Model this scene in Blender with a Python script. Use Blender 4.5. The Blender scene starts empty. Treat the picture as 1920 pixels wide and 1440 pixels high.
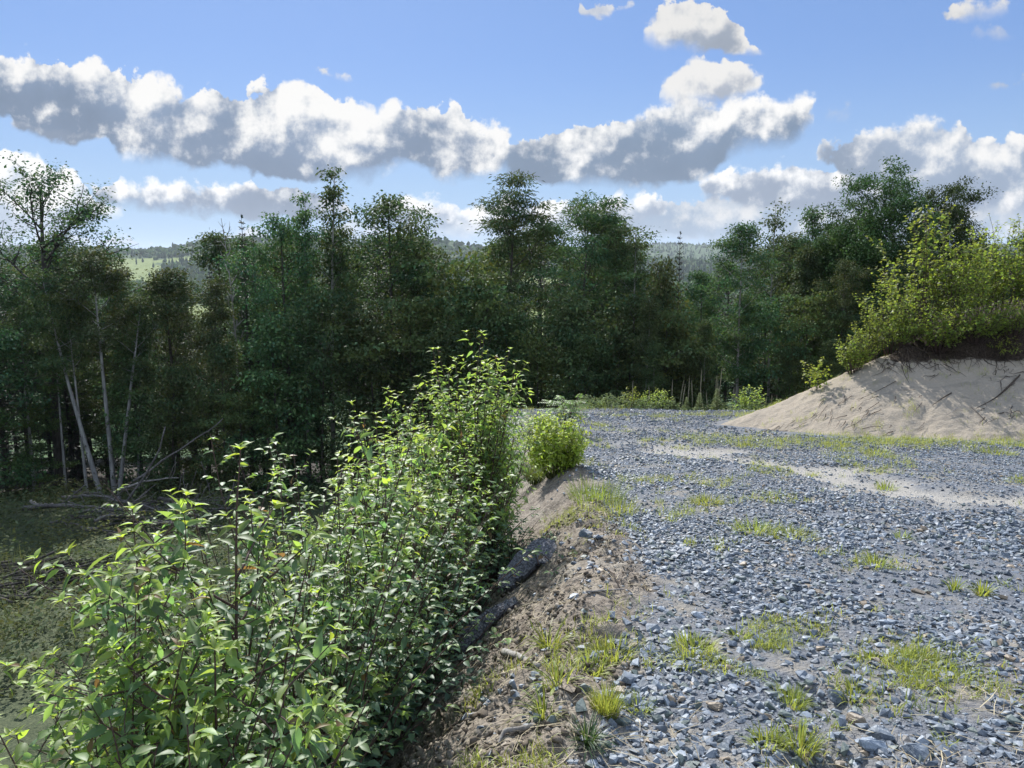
import bpy, bmesh, math, random
import numpy as np

S = bpy.context.scene
C = S.collection
PI = math.pi

# ------------------------------------------------------------------ camera
FPX, W0, H0, HOR = 1442.0, 1920.0, 1440.0, 500.0      # focal length of the phone lens in photo pixels, row of the level horizon
CAMZ = 1.6
PITCH = math.atan((H0 / 2 - HOR) / FPX)
cam_d = bpy.data.cameras.new("camera")
cam_d.sensor_width = 36.0
cam_d.lens = 36.0 * FPX / W0
cam_d.clip_start = 0.05
cam_d.clip_end = 30000.0
cam = bpy.data.objects.new("camera", cam_d)
C.objects.link(cam)
cam.location = (0, 0, CAMZ)
cam.rotation_euler = (PI / 2 - PITCH, 0, 0)
S.camera = cam


def st(px, py):
    """direction of a photo pixel as slopes (x/y, z/y) seen from the camera"""
    u, v = (px - W0 / 2) / FPX, (H0 / 2 - py) / FPX
    d = math.cos(PITCH) + v * math.sin(PITCH)
    return u / d, (v * math.cos(PITCH) - math.sin(PITCH)) / d


def at(px, py, y):
    s, t = st(px, py)
    return np.array((s * y, y, CAMZ + t * y))


# ------------------------------------------------------------------ light and exposure
SUN_AZ, SUN_EL = math.radians(-17), math.radians(38)      # azimuth from +Y towards +X
S.view_settings.view_transform = 'Standard'
S.view_settings.look = 'None'
S.view_settings.gamma = 1.0
S.view_settings.use_curve_mapping = False
S.view_settings.exposure = EXPOSURE = 1.0
S.cycles.use_denoising = True
S.cycles.max_bounces = 8
S.cycles.diffuse_bounces = 3
S.cycles.glossy_bounces = 2
S.cycles.transmission_bounces = 4
S.cycles.transparent_max_bounces = 6
S.cycles.volume_bounces = 0
S.cycles.caustics_reflective = False
S.cycles.caustics_refractive = False

sun_d = bpy.data.lights.new("sun", 'SUN')
sun_d.energy = 4.2
sun_d.angle = math.radians(0.55)
sun_d.color = (1.0, 0.975, 0.93)
sun = bpy.data.objects.new("sun", sun_d)
C.objects.link(sun)
# the lamp shines along its -Z
sx, sy, sz = math.sin(SUN_AZ) * math.cos(SUN_EL), math.cos(SUN_AZ) * math.cos(SUN_EL), math.sin(SUN_EL)
from mathutils import Vector
sun.rotation_euler = Vector((sx, sy, sz)).to_track_quat('Z', 'Y').to_euler()
sun.location = (-30, 30, 40)


class NT:
    """small wrapper for building node trees"""
    def __init__(self, tree):
        self.t = tree

    def n(self, typ, ins=None, **props):
        nd = self.t.nodes.new(typ)
        for k, v in props.items():
            setattr(nd, k, v)
        for k, v in (ins or {}).items():
            self.put(nd, k, v)
        return nd

    def put(self, nd, k, v):
        sock = nd.inputs[k]
        if isinstance(v, bpy.types.NodeSocket):
            self.t.links.new(v, sock)
        elif isinstance(v, bpy.types.Node):
            self.t.links.new(v.outputs[0], sock)
        else:
            sock.default_value = v

    def m(self, op, a, b=None, c=None, clamp=False):
        nd = self.n('ShaderNodeMath', operation=op, use_clamp=clamp)
        for i, v in enumerate((a, b, c)):
            if v is not None:
                self.put(nd, i, v)
        return nd.outputs[0]

    def ramp(self, x, lo, hi, smooth=True):
        nd = self.n('ShaderNodeMapRange', {0: x, 1: lo, 2: hi, 3: 0.0, 4: 1.0},
                    interpolation_type='SMOOTHSTEP' if smooth else 'LINEAR')
        return nd.outputs[0]

    def mix(self, f, a, b):
        nd = self.n('ShaderNodeMix', data_type='RGBA')
        self.put(nd, 0, f)
        for i, v in ((6, a), (7, b)):
            if isinstance(v, (tuple, list)) and len(v) == 3:
                v = (*v, 1.0)
            self.put(nd, i, v)
        return nd.outputs[2]

    def mixf(self, f, a, b):
        nd = self.n('ShaderNodeMix', data_type='FLOAT')
        self.put(nd, 0, f); self.put(nd, 2, a); self.put(nd, 3, b)
        return nd.outputs[0]

    def noise(self, vec, scale, detail=4, rough=0.55, dist=0.0, lac=2.0, dims='3D'):
        nd = self.n('ShaderNodeTexNoise', {'Scale': scale, 'Detail': detail, 'Roughness': rough, 'Distortion': dist, 'Lacunarity': lac},
                    noise_dimensions=dims)
        if vec is not None:
            self.put(nd, 'Vector', vec)
        return nd

    def curve(self, x, pts):
        """piecewise curve through (x, y) points; returns the socket"""
        xs, ys = [p[0] for p in pts], [p[1] for p in pts]
        x0, x1, y0, y1 = min(xs), max(xs), min(ys), max(ys)
        if y1 - y0 < 1e-6:
            y1 = y0 + 1e-6
        nx = self.n('ShaderNodeMapRange', {0: x, 1: x0, 2: x1, 3: 0.0, 4: 1.0}).outputs[0]
        nd = self.n('ShaderNodeFloatCurve', {1: nx})
        cv = nd.mapping.curves[0]
        P = [((a - x0) / (x1 - x0), (b - y0) / (y1 - y0)) for a, b in pts]
        cv.points[0].location = P[0]
        cv.points[1].location = P[-1]
        for p in P[1:-1]:
            cv.points.new(*p)
        for p in cv.points:
            p.handle_type = 'AUTO'
        nd.mapping.update()
        return self.m('MULTIPLY_ADD', nd.outputs[0], y1 - y0, y0)


# ------------------------------------------------------------------ sky with its cumulus banks
world = bpy.data.worlds.new("World")
S.world = world
world.use_nodes = True
world.cycles.sampling_method = 'MANUAL'
world.cycles.sample_map_resolution = 384
world.node_tree.nodes.clear()
N = NT(world.node_tree)
SKY_STRENGTH = 0.098
sky = N.n('ShaderNodeTexSky', sky_type='NISHITA', sun_disc=False)
sky.sun_elevation = SUN_EL
sky.sun_rotation = SUN_AZ
sky.altitude = 300
sky.air_density = 1.0
sky.dust_density = 0.3
sky.ozone_density = 4.0
co = N.n('ShaderNodeTexCoord')
sep = N.n('ShaderNodeSeparateXYZ', {0: co.outputs['Generated']})
yy = N.m('MAXIMUM', sep.outputs[1], 0.05)
ss = N.m('DIVIDE', sep.outputs[0], yy)
tt = N.m('DIVIDE', sep.outputs[2], yy)
front = N.ramp(sep.outputs[1], 0.08, 0.3)
plane = N.n('ShaderNodeCombineXYZ', {0: ss, 1: tt, 2: 0.37})
# large and small billows; the second sample lies a step towards the sun, and the difference of the two lights the billow
nA = N.noise(plane.outputs[0], 8.0, 7, 0.55, dims='2D')
nB = N.noise(plane.outputs[0], 28.0, 5, 0.6, dims='2D')
toward = N.n('ShaderNodeVectorMath', {0: plane.outputs[0], 1: (-0.010, 0.016, 0.0)}, operation='ADD')
nL = N.noise(toward.outputs[0], 8.0, 7, 0.55, dims='2D')
fA = N.m('SUBTRACT', nA.outputs[0], 0.5)
fB = N.m('SUBTRACT', nB.outputs[0], 0.5)
relief = N.m('SUBTRACT', nA.outputs[0], nL.outputs[0])
voro = N.n('ShaderNodeTexVoronoi', {'Vector': plane.outputs[0], 'Scale': 24.0, 'Detail': 2.0, 'Roughness': 0.5}, feature='F1', voronoi_dimensions='2D')
voro2 = N.n('ShaderNodeTexVoronoi', {'Vector': plane.outputs[0], 'Scale': 62.0, 'Detail': 1.0, 'Roughness': 0.5}, feature='F1', voronoi_dimensions='2D')
nM = N.noise(toward.outputs[0], 28.0, 5, 0.6, dims='2D')
reliefB = N.m('SUBTRACT', nB.outputs[0], nM.outputs[0])
puff = N.m('SUBTRACT', 0.45, voro.outputs[0])
puff2 = N.m('SUBTRACT', 0.45, voro2.outputs[0])

tint = N.n('ShaderNodeVectorMath', {0: sky.outputs[0], 1: (0.50, 0.55, 0.66)}, operation='MULTIPLY')
# a clear deep summer blue; the Nishita sky's strong glow round the sun is evened out
blue = N.mix(0.62, tint.outputs[0], (1.02, 1.80, 3.55))
state = N.mix(N.m('SUBTRACT', 1.0, N.ramp(sep.outputs[2], -0.02, 0.26)), blue, (2.05, 3.0, 4.15))


CLOUD = 0.42
BACK_FILL_A, BACK_FILL_B = (6.8, 7.9, 9.4), (11.0, 11.8, 12.8)  # colours of the added fill clouds out of view


def cloud(state, top, bottom, soft=0.006, soft_b=0.012, white=13.0, grey=(2.35, 2.95, 3.95), rim=0.045, bil=0.035, fine=0.024, opac=1.0, warm=(1.0, 0.985, 0.96), bbil=0.5, body=0.0, mott=1.3, lo=0.28):
    """one bank between a top and a bottom outline, both given as photo pixels of its directions"""
    T = N.curve(ss, sorted(st(*p) for p in top))
    B = N.curve(ss, sorted(st(*p) for p in bottom))
    bill = N.m('MULTIPLY_ADD', fA, bil * 2, N.m('MULTIPLY', fB, fine * 2))
    bill = N.m('MULTIPLY_ADD', puff, bil * 0.34, bill)
    bill = N.m('MULTIPLY_ADD', puff2, bil * 0.22, bill)
    dt = N.m('ADD', N.m('SUBTRACT', T, tt), bill)
    db = N.m('MULTIPLY_ADD', bill, bbil, N.m('SUBTRACT', tt, B))
    xs = [st(*p)[0] for p in top]
    de = N.m('MINIMUM', N.m('SUBTRACT', ss, min(xs)), N.m('SUBTRACT', max(xs), ss))
    de = N.m('MULTIPLY_ADD', bill, 0.9, de)
    sf = N.m('MULTIPLY_ADD', N.ramp(fA, -0.1, 0.16), soft * 1.9, soft * 0.6)
    a = N.m('MULTIPLY', N.ramp(dt, 0.0, sf), N.ramp(db, 0.0, N.m('MULTIPLY', sf, 2.0)))
    a = N.m('MULTIPLY', a, N.ramp(de, 0.0, soft * 1.6))
    a = N.m('MULTIPLY', N.m('MULTIPLY', a, front), opac)
    # height within the bank, 0 at the base and 1 at the top; billows push it up and down
    v = N.m('DIVIDE', db, N.m('MAXIMUM', N.m('ADD', dt, db), 0.01))
    v = N.m('MAXIMUM', v, N.m('SUBTRACT', 1.0, N.m('DIVIDE', dt, rim)))
    v = N.m('MAXIMUM', v, N.m('SUBTRACT', 0.95, N.m('DIVIDE', de, rim)))
    v = N.m('MULTIPLY_ADD', fA, mott, v)
    v = N.m('MULTIPLY_ADD', fB, 0.55, v)
    v = N.m('MULTIPLY_ADD', relief, 2.2, v)
    v = N.m('MULTIPLY_ADD', reliefB, 1.0, v)
    lit = N.ramp(v, lo - 0.05, lo + 0.78)
    lit = N.m('MAXIMUM', lit, body)
    base = N.m('MULTIPLY_ADD', fA, 0.55, N.m('MULTIPLY_ADD', N.ramp(db, 0.0, 0.10), 0.30, 1.0))
    gcol = N.n('ShaderNodeVectorMath', {0: tuple(g * CLOUD for g in grey), 'Scale': base}, operation='SCALE')
    ccol = N.mix(lit, gcol.outputs[0], tuple(white * CLOUD * w for w in warm))
    return N.mix(a, state, ccol)


# unseen bright cumulus overhead and behind the camera, added to raise the fill light
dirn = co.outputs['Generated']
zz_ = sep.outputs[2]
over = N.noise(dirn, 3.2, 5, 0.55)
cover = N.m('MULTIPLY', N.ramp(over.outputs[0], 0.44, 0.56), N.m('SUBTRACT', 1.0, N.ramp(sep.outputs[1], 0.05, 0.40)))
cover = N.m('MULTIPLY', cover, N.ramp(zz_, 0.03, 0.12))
state = N.mix(N.m('MULTIPLY', cover, 0.9), state, N.mix(N.ramp(over.outputs[0], 0.5, 0.7), BACK_FILL_A, BACK_FILL_B))
# far, low layers first
state = cloud(state, [(-900, 430), (300, 436), (560, 425), (760, 405), (1000, 400), (1250, 392), (1500, 385), (2900, 380)],
              [(-900, 470), (300, 470), (1250, 462), (2900, 470)], rim=0.03, bil=0.03, white=9.5, grey=(5.2, 6.2, 7.6), opac=0.7)
state = cloud(state, [(960, 405), (1060, 385), (1150, 378), (1250, 368), (1400, 352), (1600, 345), (1800, 325), (2500, 320)],
              [(960, 425), (1150, 440), (1300, 452), (1500, 458), (1800, 458), (2500, 458)], bil=0.016, white=10.0, grey=(3.9, 4.9, 6.3), opac=0.92, rim=0.018, mott=1.0)
state = cloud(state, [(680, 400), (720, 374), (790, 364), (870, 380), (960, 370), (1060, 366), (1160, 362), (1260, 372)],
              [(680, 430), (760, 436), (860, 440), (960, 432), (1130, 428), (1260, 415)], rim=0.03, bil=0.02, grey=(4.0, 4.8, 6.1))
state = cloud(state, [(-400, 250), (-60, 265), (60, 285), (120, 310), (160, 345), (190, 370), (240, 380)],
              [(-400, 480), (0, 470), (90, 465), (160, 430), (240, 405)], rim=0.06, bil=0.016, grey=(5.0, 5.8, 7.0))
state = cloud(state, [(165, 348), (200, 336), (300, 334), (400, 340), (500, 342), (570, 344), (620, 362), (660, 392)],
              [(165, 370), (230, 402), (380, 412), (520, 416), (660, 414)], rim=0.014, lo=0.36, bil=0.008, grey=(2.9, 3.6, 4.8))
state = cloud(state, [(1300, 345), (1350, 318), (1410, 308), (1480, 300), (1560, 300), (1640, 320), (1720, 345)],
              [(1300, 385), (1420, 400), (1560, 410), (1720, 410)], rim=0.03, bil=0.022, grey=(3.6, 4.3, 5.5))
state = cloud(state, [(1530, 290), (1550, 262), (1640, 240), (1760, 222), (1850, 246), (1960, 246), (2300, 260), (2900, 250)],
              [(1530, 310), (1620, 350), (1760, 390), (1960, 425), (2900, 440)], rim=0.035, bil=0.016, white=11.5, grey=(3.2, 4.0, 5.3), lo=0.40, mott=0.9)
state = cloud(state, [(5, 200), (40, 188), (110, 212), (170, 232), (235, 250)], [(5, 228), (40, 256), (110, 275), (180, 270), (235, 262)], rim=0.02, bil=0.012, white=11.0, grey=(2.7, 3.4, 4.6), lo=0.35)
# the broad bank, its two bases at the upper end
state = cloud(state, [(-900, 120), (-300, 85), (0, 92), (100, 95), (210, 112), (300, 140), (400, 158), (470, 150), (560, 142), (640, 180), (730, 195), (810, 185), (890, 212), (930, 224), (962, 232)],
              [(-900, 260), (-300, 190), (0, 232), (70, 256), (130, 262), (185, 266), (235, 306), (330, 322), (430, 328), (540, 352), (680, 350), (770, 318), (830, 345), (890, 348), (962, 255)],
              rim=0.034, bil=0.030, white=11.6, grey=(2.35, 3.15, 4.5), lo=0.19, mott=1.5)
state = cloud(state, [(918, 300), (965, 262), (1060, 228), (1180, 218), (1240, 195), (1300, 178), (1400, 182), (1500, 172), (1530, 185)],
              [(918, 312), (1000, 352), (1120, 360), (1250, 358), (1320, 345), (1370, 300), (1470, 280), (1530, 205)],
              rim=0.03, bil=0.018, white=12.0, grey=(2.15, 2.95, 4.2), lo=0.38, mott=0.9)
state = cloud(state, [(1235, 190), (1262, 122), (1330, 100), (1395, 106), (1430, 135)],
              [(1235, 200), (1300, 215), (1375, 200), (1430, 160)], lo=0.1, rim=0.03, bil=0.022, white=10.5, grey=(4.8, 5.3, 6.2))
state = cloud(state, [(1205, 40), (1230, 2), (1310, -8), (1375, 18), (1410, 66), (1440, 90)],
              [(1205, 66), (1245, 98), (1330, 108), (1400, 110), (1440, 102)], lo=0.1, rim=0.03, bil=0.02, white=10.0, grey=(4.2, 4.8, 5.8))
state = cloud(state, [(1060, 10), (1100, -4), (1150, -12), (1195, 0)], [(1060, 20), (1110, 45), (1150, 36), (1195, 12)], rim=0.07, bil=0.03, white=9.5, grey=(6.2, 6.8, 7.8), opac=0.85)
state = cloud(state, [(1760, 30), (1800, 2), (1860, -4), (1910, 12)], [(1760, 45), (1830, 44), (1880, 36), (1910, 20)], rim=0.05, bil=0.014, white=9.5, grey=(5.0, 5.6, 6.6))
state = cloud(state, [(1820, 60), (1845, 46), (1880, 58), (1915, 60)], [(1820, 66), (1850, 80), (1915, 74)], rim=0.06, bil=0.014, white=8.5, grey=(6.2, 6.8, 7.8), opac=0.75)
state = cloud(state, [(545, 130), (580, 122), (620, 130), (660, 148)], [(545, 133), (580, 134), (630, 152), (660, 152)], rim=0.06, bil=0.012, white=10.0, grey=(6.2, 6.8, 7.8), opac=0.9)
state = cloud(state, [(1540, 208), (1570, 196), (1605, 214)], [(1540, 216), (1575, 234), (1605, 220)], rim=0.06, bil=0.014, white=8.0, grey=(6.2, 6.8, 7.8), opac=0.7)
state = cloud(state, [(1845, 160), (1885, 148), (1925, 140)], [(1845, 163), (1890, 172), (1925, 160)], rim=0.06, bil=0.014, white=7.5, grey=(6.0, 6.6, 7.6), opac=0.6)
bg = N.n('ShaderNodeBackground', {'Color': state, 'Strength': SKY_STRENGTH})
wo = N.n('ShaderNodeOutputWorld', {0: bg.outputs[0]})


# ------------------------------------------------------------------ helpers: properties, meshes, noise
def tag(o, label=None, cat=None, group=None, kind=None):
    for k, v in (("label", label), ("category", cat), ("group", group), ("kind", kind)):
        if v:
            o[k] = v
    return o


def empty(name, loc=(0, 0, 0), rz=0.0):
    o = bpy.data.objects.new(name, None)
    C.objects.link(o)
    o.location = tuple(float(v) for v in loc)
    o.rotation_euler = (0, 0, rz)
    o.empty_display_size = 0.2
    return o


def mesh_data(name, V, F, mat=None, smooth=False, attrs=None):
    """V (n,3); F: list of index arrays (m,k), one per polygon size"""
    V = np.ascontiguousarray(V, dtype=np.float32)
    F = [np.ascontiguousarray(f, dtype=np.int32) for f in (F if isinstance(F, list) else [F]) if len(f)]
    me = bpy.data.meshes.new(name)
    me.vertices.add(len(V))
    me.vertices.foreach_set('co', V.ravel())
    nl = sum(f.size for f in F)
    npol = sum(len(f) for f in F)
    me.loops.add(nl)
    me.loops.foreach_set('vertex_index', np.concatenate([f.ravel() for f in F]))
    me.polygons.add(npol)
    tot = np.concatenate([np.full(len(f), f.shape[1], np.int32) for f in F])
    start = np.concatenate(([0], np.cumsum(tot)[:-1])).astype(np.int32)
    me.polygons.foreach_set('loop_start', start)
    me.polygons.foreach_set('use_smooth', np.full(npol, smooth, dtype=bool))
    for k, a in (attrs or {}).items():
        at_ = me.attributes.new(k, 'FLOAT', 'POINT')
        at_.data.foreach_set('value', np.ascontiguousarray(a, dtype=np.float32))
    me.update(calc_edges=True)
    if mat:
        me.materials.append(mat)
    return me


def obj(name, me, parent=None):
    o = bpy.data.objects.new(name, me)
    C.objects.link(o)
    if parent is not None:
        o.parent = parent
    return o


def copy_thing(root, loc, rz=0.0, scale=1.0):
    c = root.copy()
    C.objects.link(c)
    c.location = tuple(float(v) for v in loc)
    c.rotation_euler = (0, 0, rz)
    c.scale = scale if isinstance(scale, tuple) else (scale,) * 3
    for ch in root.children:
        d = ch.copy()
        C.objects.link(d)
        d.parent = c
        for g in ch.children:
            e = g.copy()
            C.objects.link(e)
            e.parent = d
    return c


def _hash(ix, iy, seed):
    h = (ix.astype(np.int64) * 374761393 + iy.astype(np.int64) * 668265263 + seed * 1442695041) & 0xffffffff
    h = ((h ^ (h >> 13)) * 1274126177) & 0xffffffff
    return ((h ^ (h >> 16)) & 0xffffff) / float(0xffffff)


def vnoise(x, y, seed=0):
    x, y = np.asarray(x, float), np.asarray(y, float)
    ix, iy = np.floor(x), np.floor(y)
    fx, fy = x - ix, y - iy
    fx, fy = fx * fx * fx * (fx * (fx * 6 - 15) + 10), fy * fy * fy * (fy * (fy * 6 - 15) + 10)
    a, b = _hash(ix, iy, seed), _hash(ix + 1, iy, seed)
    c, d = _hash(ix, iy + 1, seed), _hash(ix + 1, iy + 1, seed)
    return (a * (1 - fx) + b * fx) * (1 - fy) + (c * (1 - fx) + d * fx) * fy - 0.5


def fbm(x, y, octaves=4, seed=0, gain=0.5):
    s, amp = 0.0, 1.0
    for i in range(octaves):
        s = s + amp * vnoise(np.asarray(x) * 2 ** i + 13.7 * i, np.asarray(y) * 2 ** i - 7.1 * i, seed + i)
        amp *= gain
    return s


def sstep(a, b, x):
    t = np.clip((np.asarray(x, float) - a) / (b - a), 0, 1)
    return t * t * (3 - 2 * t)


# ------------------------------------------------------------------ the lie of the land
SLOPE = 0.12
EDGE_Y = np.array([-40, -6, 0, 2.7, 5.4, 8.0, 10.8, 16, 21, 25, 32, 60.])
EDGE_X = np.array([-3.0, -1.4, -0.72, -0.12, 0.5, 0.72, 0.78, 0.75, 0.45, 0.0, -1.0, -4.])
PLAT = (9.3, 18.2)                  # front corner of the sand bank's flat top
PLAT_Z = -0.30
BANK_K = 0.435


def edge_x(y):
    return np.interp(y, EDGE_Y, EDGE_X) + 0.10 * vnoise(np.asarray(y) * 0.9, 0 * np.asarray(y) + 3.3, 5)


def softplus(w, r):
    return r * np.logaddexp(0, w / r)


def road_z(x, y):
    z = -SLOPE * np.minimum(y, 28) - 0.20 * np.maximum(y - 28, 0)
    return z


def bank_h(x, y):
    """height of the sand bank's surface (its own, before the ground is taken into account)"""
    cx, cy = PLAT
    wob = 0.5 * vnoise(x * 0.35 + 4, y * 0.35, 31) + 0.22 * vnoise(x * 1.1, y * 1.1, 32)
    dx, dy = np.maximum(cx + wob * 0.8 + 0.85 * np.maximum(y - cy, 0) - x, 0), np.maximum(cy - 0.035 * (x - cx) + wob - y, 0)
    d = np.hypot(dx, dy)
    back = np.maximum(y - 27, 0) * 0.25
    return PLAT_Z - BANK_K * d + 0.05 * np.maximum(x - cx, 0) * (d <= 0) - back, d


def ground_z(x, y, fine=True):
    x, y = np.asarray(x, float), np.asarray(y, float)
    xe = edge_x(y)
    w = xe - x                                            # metres down-slope of the road's rim
    z = road_z(x, y)
    # rim of the fill: a low hump, then the slope down to the clearing
    z = z + 0.07 * np.exp(-((w + 0.15) / 0.35) ** 2) * sstep(2, 5, y) * (1 - sstep(14, 19, y))
    toe = 4.2 + 0.35 * vnoise(x * 0.2, y * 0.2, 9)
    drop = 0.78 * softplus(w - 0.05, 0.10)
    drop = toe - softplus(toe - drop, 0.35)
    z = z - np.maximum(drop, 0)
    # end of the pad: it falls away into the wood
    e = y - (24.6 + 0.9 * vnoise(x * 0.3, y * 0 + 2, 12) - 0.05 * x)
    z = z - np.minimum(0.62 * softplus(e - 0.3, 0.25), 3.4) * sstep(-6, 0, w * -1 + 0.5)
    # to the right and behind the bank the land stays a little higher
    if fine:
        tr = track_mask(x, y)
        z = z - 0.05 * tr + 0.03 * fbm(x * 0.5, y * 0.5, 3, 41)
        near = 1 - sstep(14, 30, np.hypot(x, y))
        soil = soil_mask(x, y)
        z = z + soil * near * (0.085 * fbm(x * 2.2, y * 2.2, 4, 21, 0.62) + 0.06 * np.abs(fbm(x * 7, y * 7, 3, 23, 0.65)))
        z = z + (1 - soil) * near * 0.02 * fbm(x * 3.0, y * 3.0, 3, 25)
        z = z + 0.22 * fbm(x * 0.35, y * 0.35, 4, 27) * sstep(3.2, 5.0, w)
        # ruts and small washouts of the near gravel
        for (px_, py_, r_, dz_) in PITS:
            z = z - dz_ * np.exp(-((x - px_) ** 2 + ((y - py_) * 1.0) ** 2) / (r_ * r_))
    return z


PITS = [(1.42, 3.35, 0.16, 0.10), (1.25, 2.75, 0.14, 0.14), (1.25, 2.45, 0.13, 0.14), (0.95, 5.6, 0.3, 0.05), (1.05, 6.4, 0.28, 0.05)]


def track_mask(x, y):
    """the beaten sandy wheel track that bends across the gravel"""
    ty = np.array([3, 6.5, 8.3, 9.6, 11, 12.4, 13.6, 15, 18.])
    tx = np.array([9.5, 7.0, 5.55, 4.7, 4.05, 3.35, 2.75, 2.2, 1.5])
    c = np.interp(y, ty, tx)
    d = np.abs(x - c - 0.25 * vnoise(y * 0.8, x * 0.3, 51)) / (0.62 + 0.35 * sstep(6, 12, 20 - y))
    m = 1 - sstep(0.4, 1.35, d + 1.5 * fbm(x * 1.3, y * 1.3, 4, 52, 0.6))
    return m * sstep(5, 7, y) * (1 - sstep(13.0, 15.5, y))


def soil_mask(x, y):
    """bare earth on and near the rim"""
    w = edge_x(y) - x
    n = 0.35 * fbm(x * 1.3, y * 1.3, 4, 61)
    width = np.interp(y, [0, 3, 6, 9, 12, 15, 18], [0.62, 0.50, 0.42, 0.30, 0.22, 0.15, 0.1])
    return sstep(-width - 0.15, -width + 0.15, w + n) * (1 - sstep(14.5, 19, y))


def zone_straw(x, y):
    """dry earthy corner with straw near the camera"""
    return sstep(0.0, 0.35, 0.55 * x - 0.50 * (y - 1.9) + 0.8 * fbm(x * 0.9, y * 0.9, 3, 71) - 0.15) * (1 - sstep(3.5, 4.4, y))


def total_z(x, y):
    g = ground_z(x, y)
    b, d = bank_h(np.asarray(x, float), np.asarray(y, float))
    return np.maximum(g, b)


def gz(x, y):
    return float(total_z(np.array([x]), np.array([y]))[0])


# ------------------------------------------------------------------ materials
def new_mat(name):
    m = bpy.data.materials.new(name)
    m.use_nodes = True
    m.node_tree.nodes.clear()
    return m, NT(m.node_tree)


def finish(n, shader, disp=None):
    o = n.n('ShaderNodeOutputMaterial', {0: shader})
    return o


def principled(n, **k):
    p = n.n('ShaderNodeBsdfPrincipled')
    for key, v in k.items():
        n.put(p, key.replace('_', ' '), v)
    return p


def leaf_mat(name, old, young, trans_old, trans_young, rough=0.42, spec=0.5, trans=0.45, var=0.5, hue=0.03, rib=None, per_plant=0.18):
    """leaf blade: glossy upper side, light coming through from behind; 'tint' runs from old leaf to young shoot"""
    m, n = new_mat(name)
    t = n.n('ShaderNodeAttribute', attribute_name='tint').outputs[2]
    v = n.n('ShaderNodeAttribute', attribute_name='vary').outputs[2]
    oi = n.n('ShaderNodeObjectInfo').outputs['Random']
    col = n.mix(t, old, young)
    tcol = n.mix(t, trans_old, trans_young)
    val = n.m('MULTIPLY_ADD', v, var, 1.0 - var * 0.5)
    val = n.m('MULTIPLY', val, n.m('MULTIPLY_ADD', oi, per_plant, 1.0 - per_plant * 0.5))
    hu = n.m('MULTIPLY_ADD', n.m('SUBTRACT', v, 0.5), hue, n.m('MULTIPLY_ADD', n.m('SUBTRACT', oi, 0.5), hue * 2.4 * per_plant, 0.5))

    def hsv(c):
        h = n.n('ShaderNodeHueSaturation', {'Hue': hu, 'Value': val, 'Color': c})
        return h.outputs[0]
    c1, c2 = hsv(col), hsv(tcol)
    if rib is not None:
        r = n.n('ShaderNodeAttribute', attribute_name='rib').outputs[2]
        c1 = n.mix(n.m('MULTIPLY', n.ramp(r, 0.72, 1.0), 0.6), c1, rib)
    if rib is not None:
        pos = n.n('ShaderNodeNewGeometry').outputs['Position']
        spot = n.m('MULTIPLY', n.ramp(n.noise(pos, 55.0, 3, 0.6).outputs[0], 0.60, 0.66), n.ramp(v, 0.55, 0.95))
        c1 = n.mix(n.m('MULTIPLY', spot, 0.7), c1, (0.16, 0.11, 0.05))
        brown = n.ramp(v, 0.972, 0.985)
        c1 = n.mix(brown, c1, (0.20, 0.13, 0.06))
        c2 = n.mix(brown, c2, (0.30, 0.17, 0.05))
    p = principled(n, Base_Color=c1, Roughness=rough)
    p.inputs['Specular IOR Level'].default_value = spec
    tr = n.n('ShaderNodeBsdfTranslucent', {0: c2})
    mx = n.n('ShaderNodeMixShader', {0: trans, 1: p.outputs[0], 2: tr.outputs[0]})
    finish(n, mx.outputs[0])
    return m


def bark_mat(name, a, b, scale=14.0, rough=0.9, bump=0.5, zs=0.18, spots=None):
    m, n = new_mat(name)
    tc = n.n('ShaderNodeTexCoord')
    mp = n.n('ShaderNodeMapping', {0: tc.outputs['Object']})
    mp.inputs['Scale'].default_value = (1, 1, zs)
    nz = n.noise(mp.outputs[0], scale, 6, 0.65)
    nb = n.noise(tc.outputs['Object'], 1.3, 3, 0.5)
    f = n.ramp(nz.outputs[0], 0.35, 0.68)
    col = n.mix(f, a, b)
    col = n.mix(n.m('MULTIPLY', n.ramp(nb.outputs[0], 0.45, 0.7), 0.45), col, tuple(0.6 * x for x in a))
    if spots:
        col = n.mix(n.ramp(n.noise(tc.outputs['Object'], 5.0, 4, 0.6).outputs[0], 0.58, 0.66), col, spots)
    bp = n.n('ShaderNodeBump', {'Height': nz.outputs[0], 'Strength': bump, 'Distance': 0.03})
    p = principled(n, Base_Color=col, Roughness=rough, Normal=bp.outputs[0])
    p.inputs['Specular IOR Level'].default_value = 0.25
    finish(n, p.outputs[0])
    return m


M = {}
M['cherry'] = leaf_mat('cherry_leaf', (0.086, 0.142, 0.108), (0.250, 0.340, 0.065), (0.13, 0.29, 0.11), (0.62, 0.78, 0.07), rough=0.52, spec=0.36, trans=0.47, rib=(0.16, 0.24, 0.10))
M['bramble'] = leaf_mat('bramble_leaf', (0.090, 0.145, 0.104), (0.220, 0.305, 0.072), (0.20, 0.38, 0.09), (0.52, 0.68, 0.09), rough=0.5, spec=0.38, trans=0.42, rib=(0.12, 0.18, 0.09))
M['bush'] = leaf_mat('bush_leaf', (0.092, 0.150, 0.090), (0.260, 0.345, 0.062), (0.235, 0.42, 0.085), (0.60, 0.74, 0.09), rough=0.5, spec=0.36, trans=0.46, rib=(0.13, 0.2, 0.08))
M['willow'] = leaf_mat('willow_leaf', (0.110, 0.185, 0.040), (0.30, 0.40, 0.05), (0.30, 0.48, 0.05), (0.60, 0.72, 0.06), rough=0.5, spec=0.35, trans=0.45)
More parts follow.
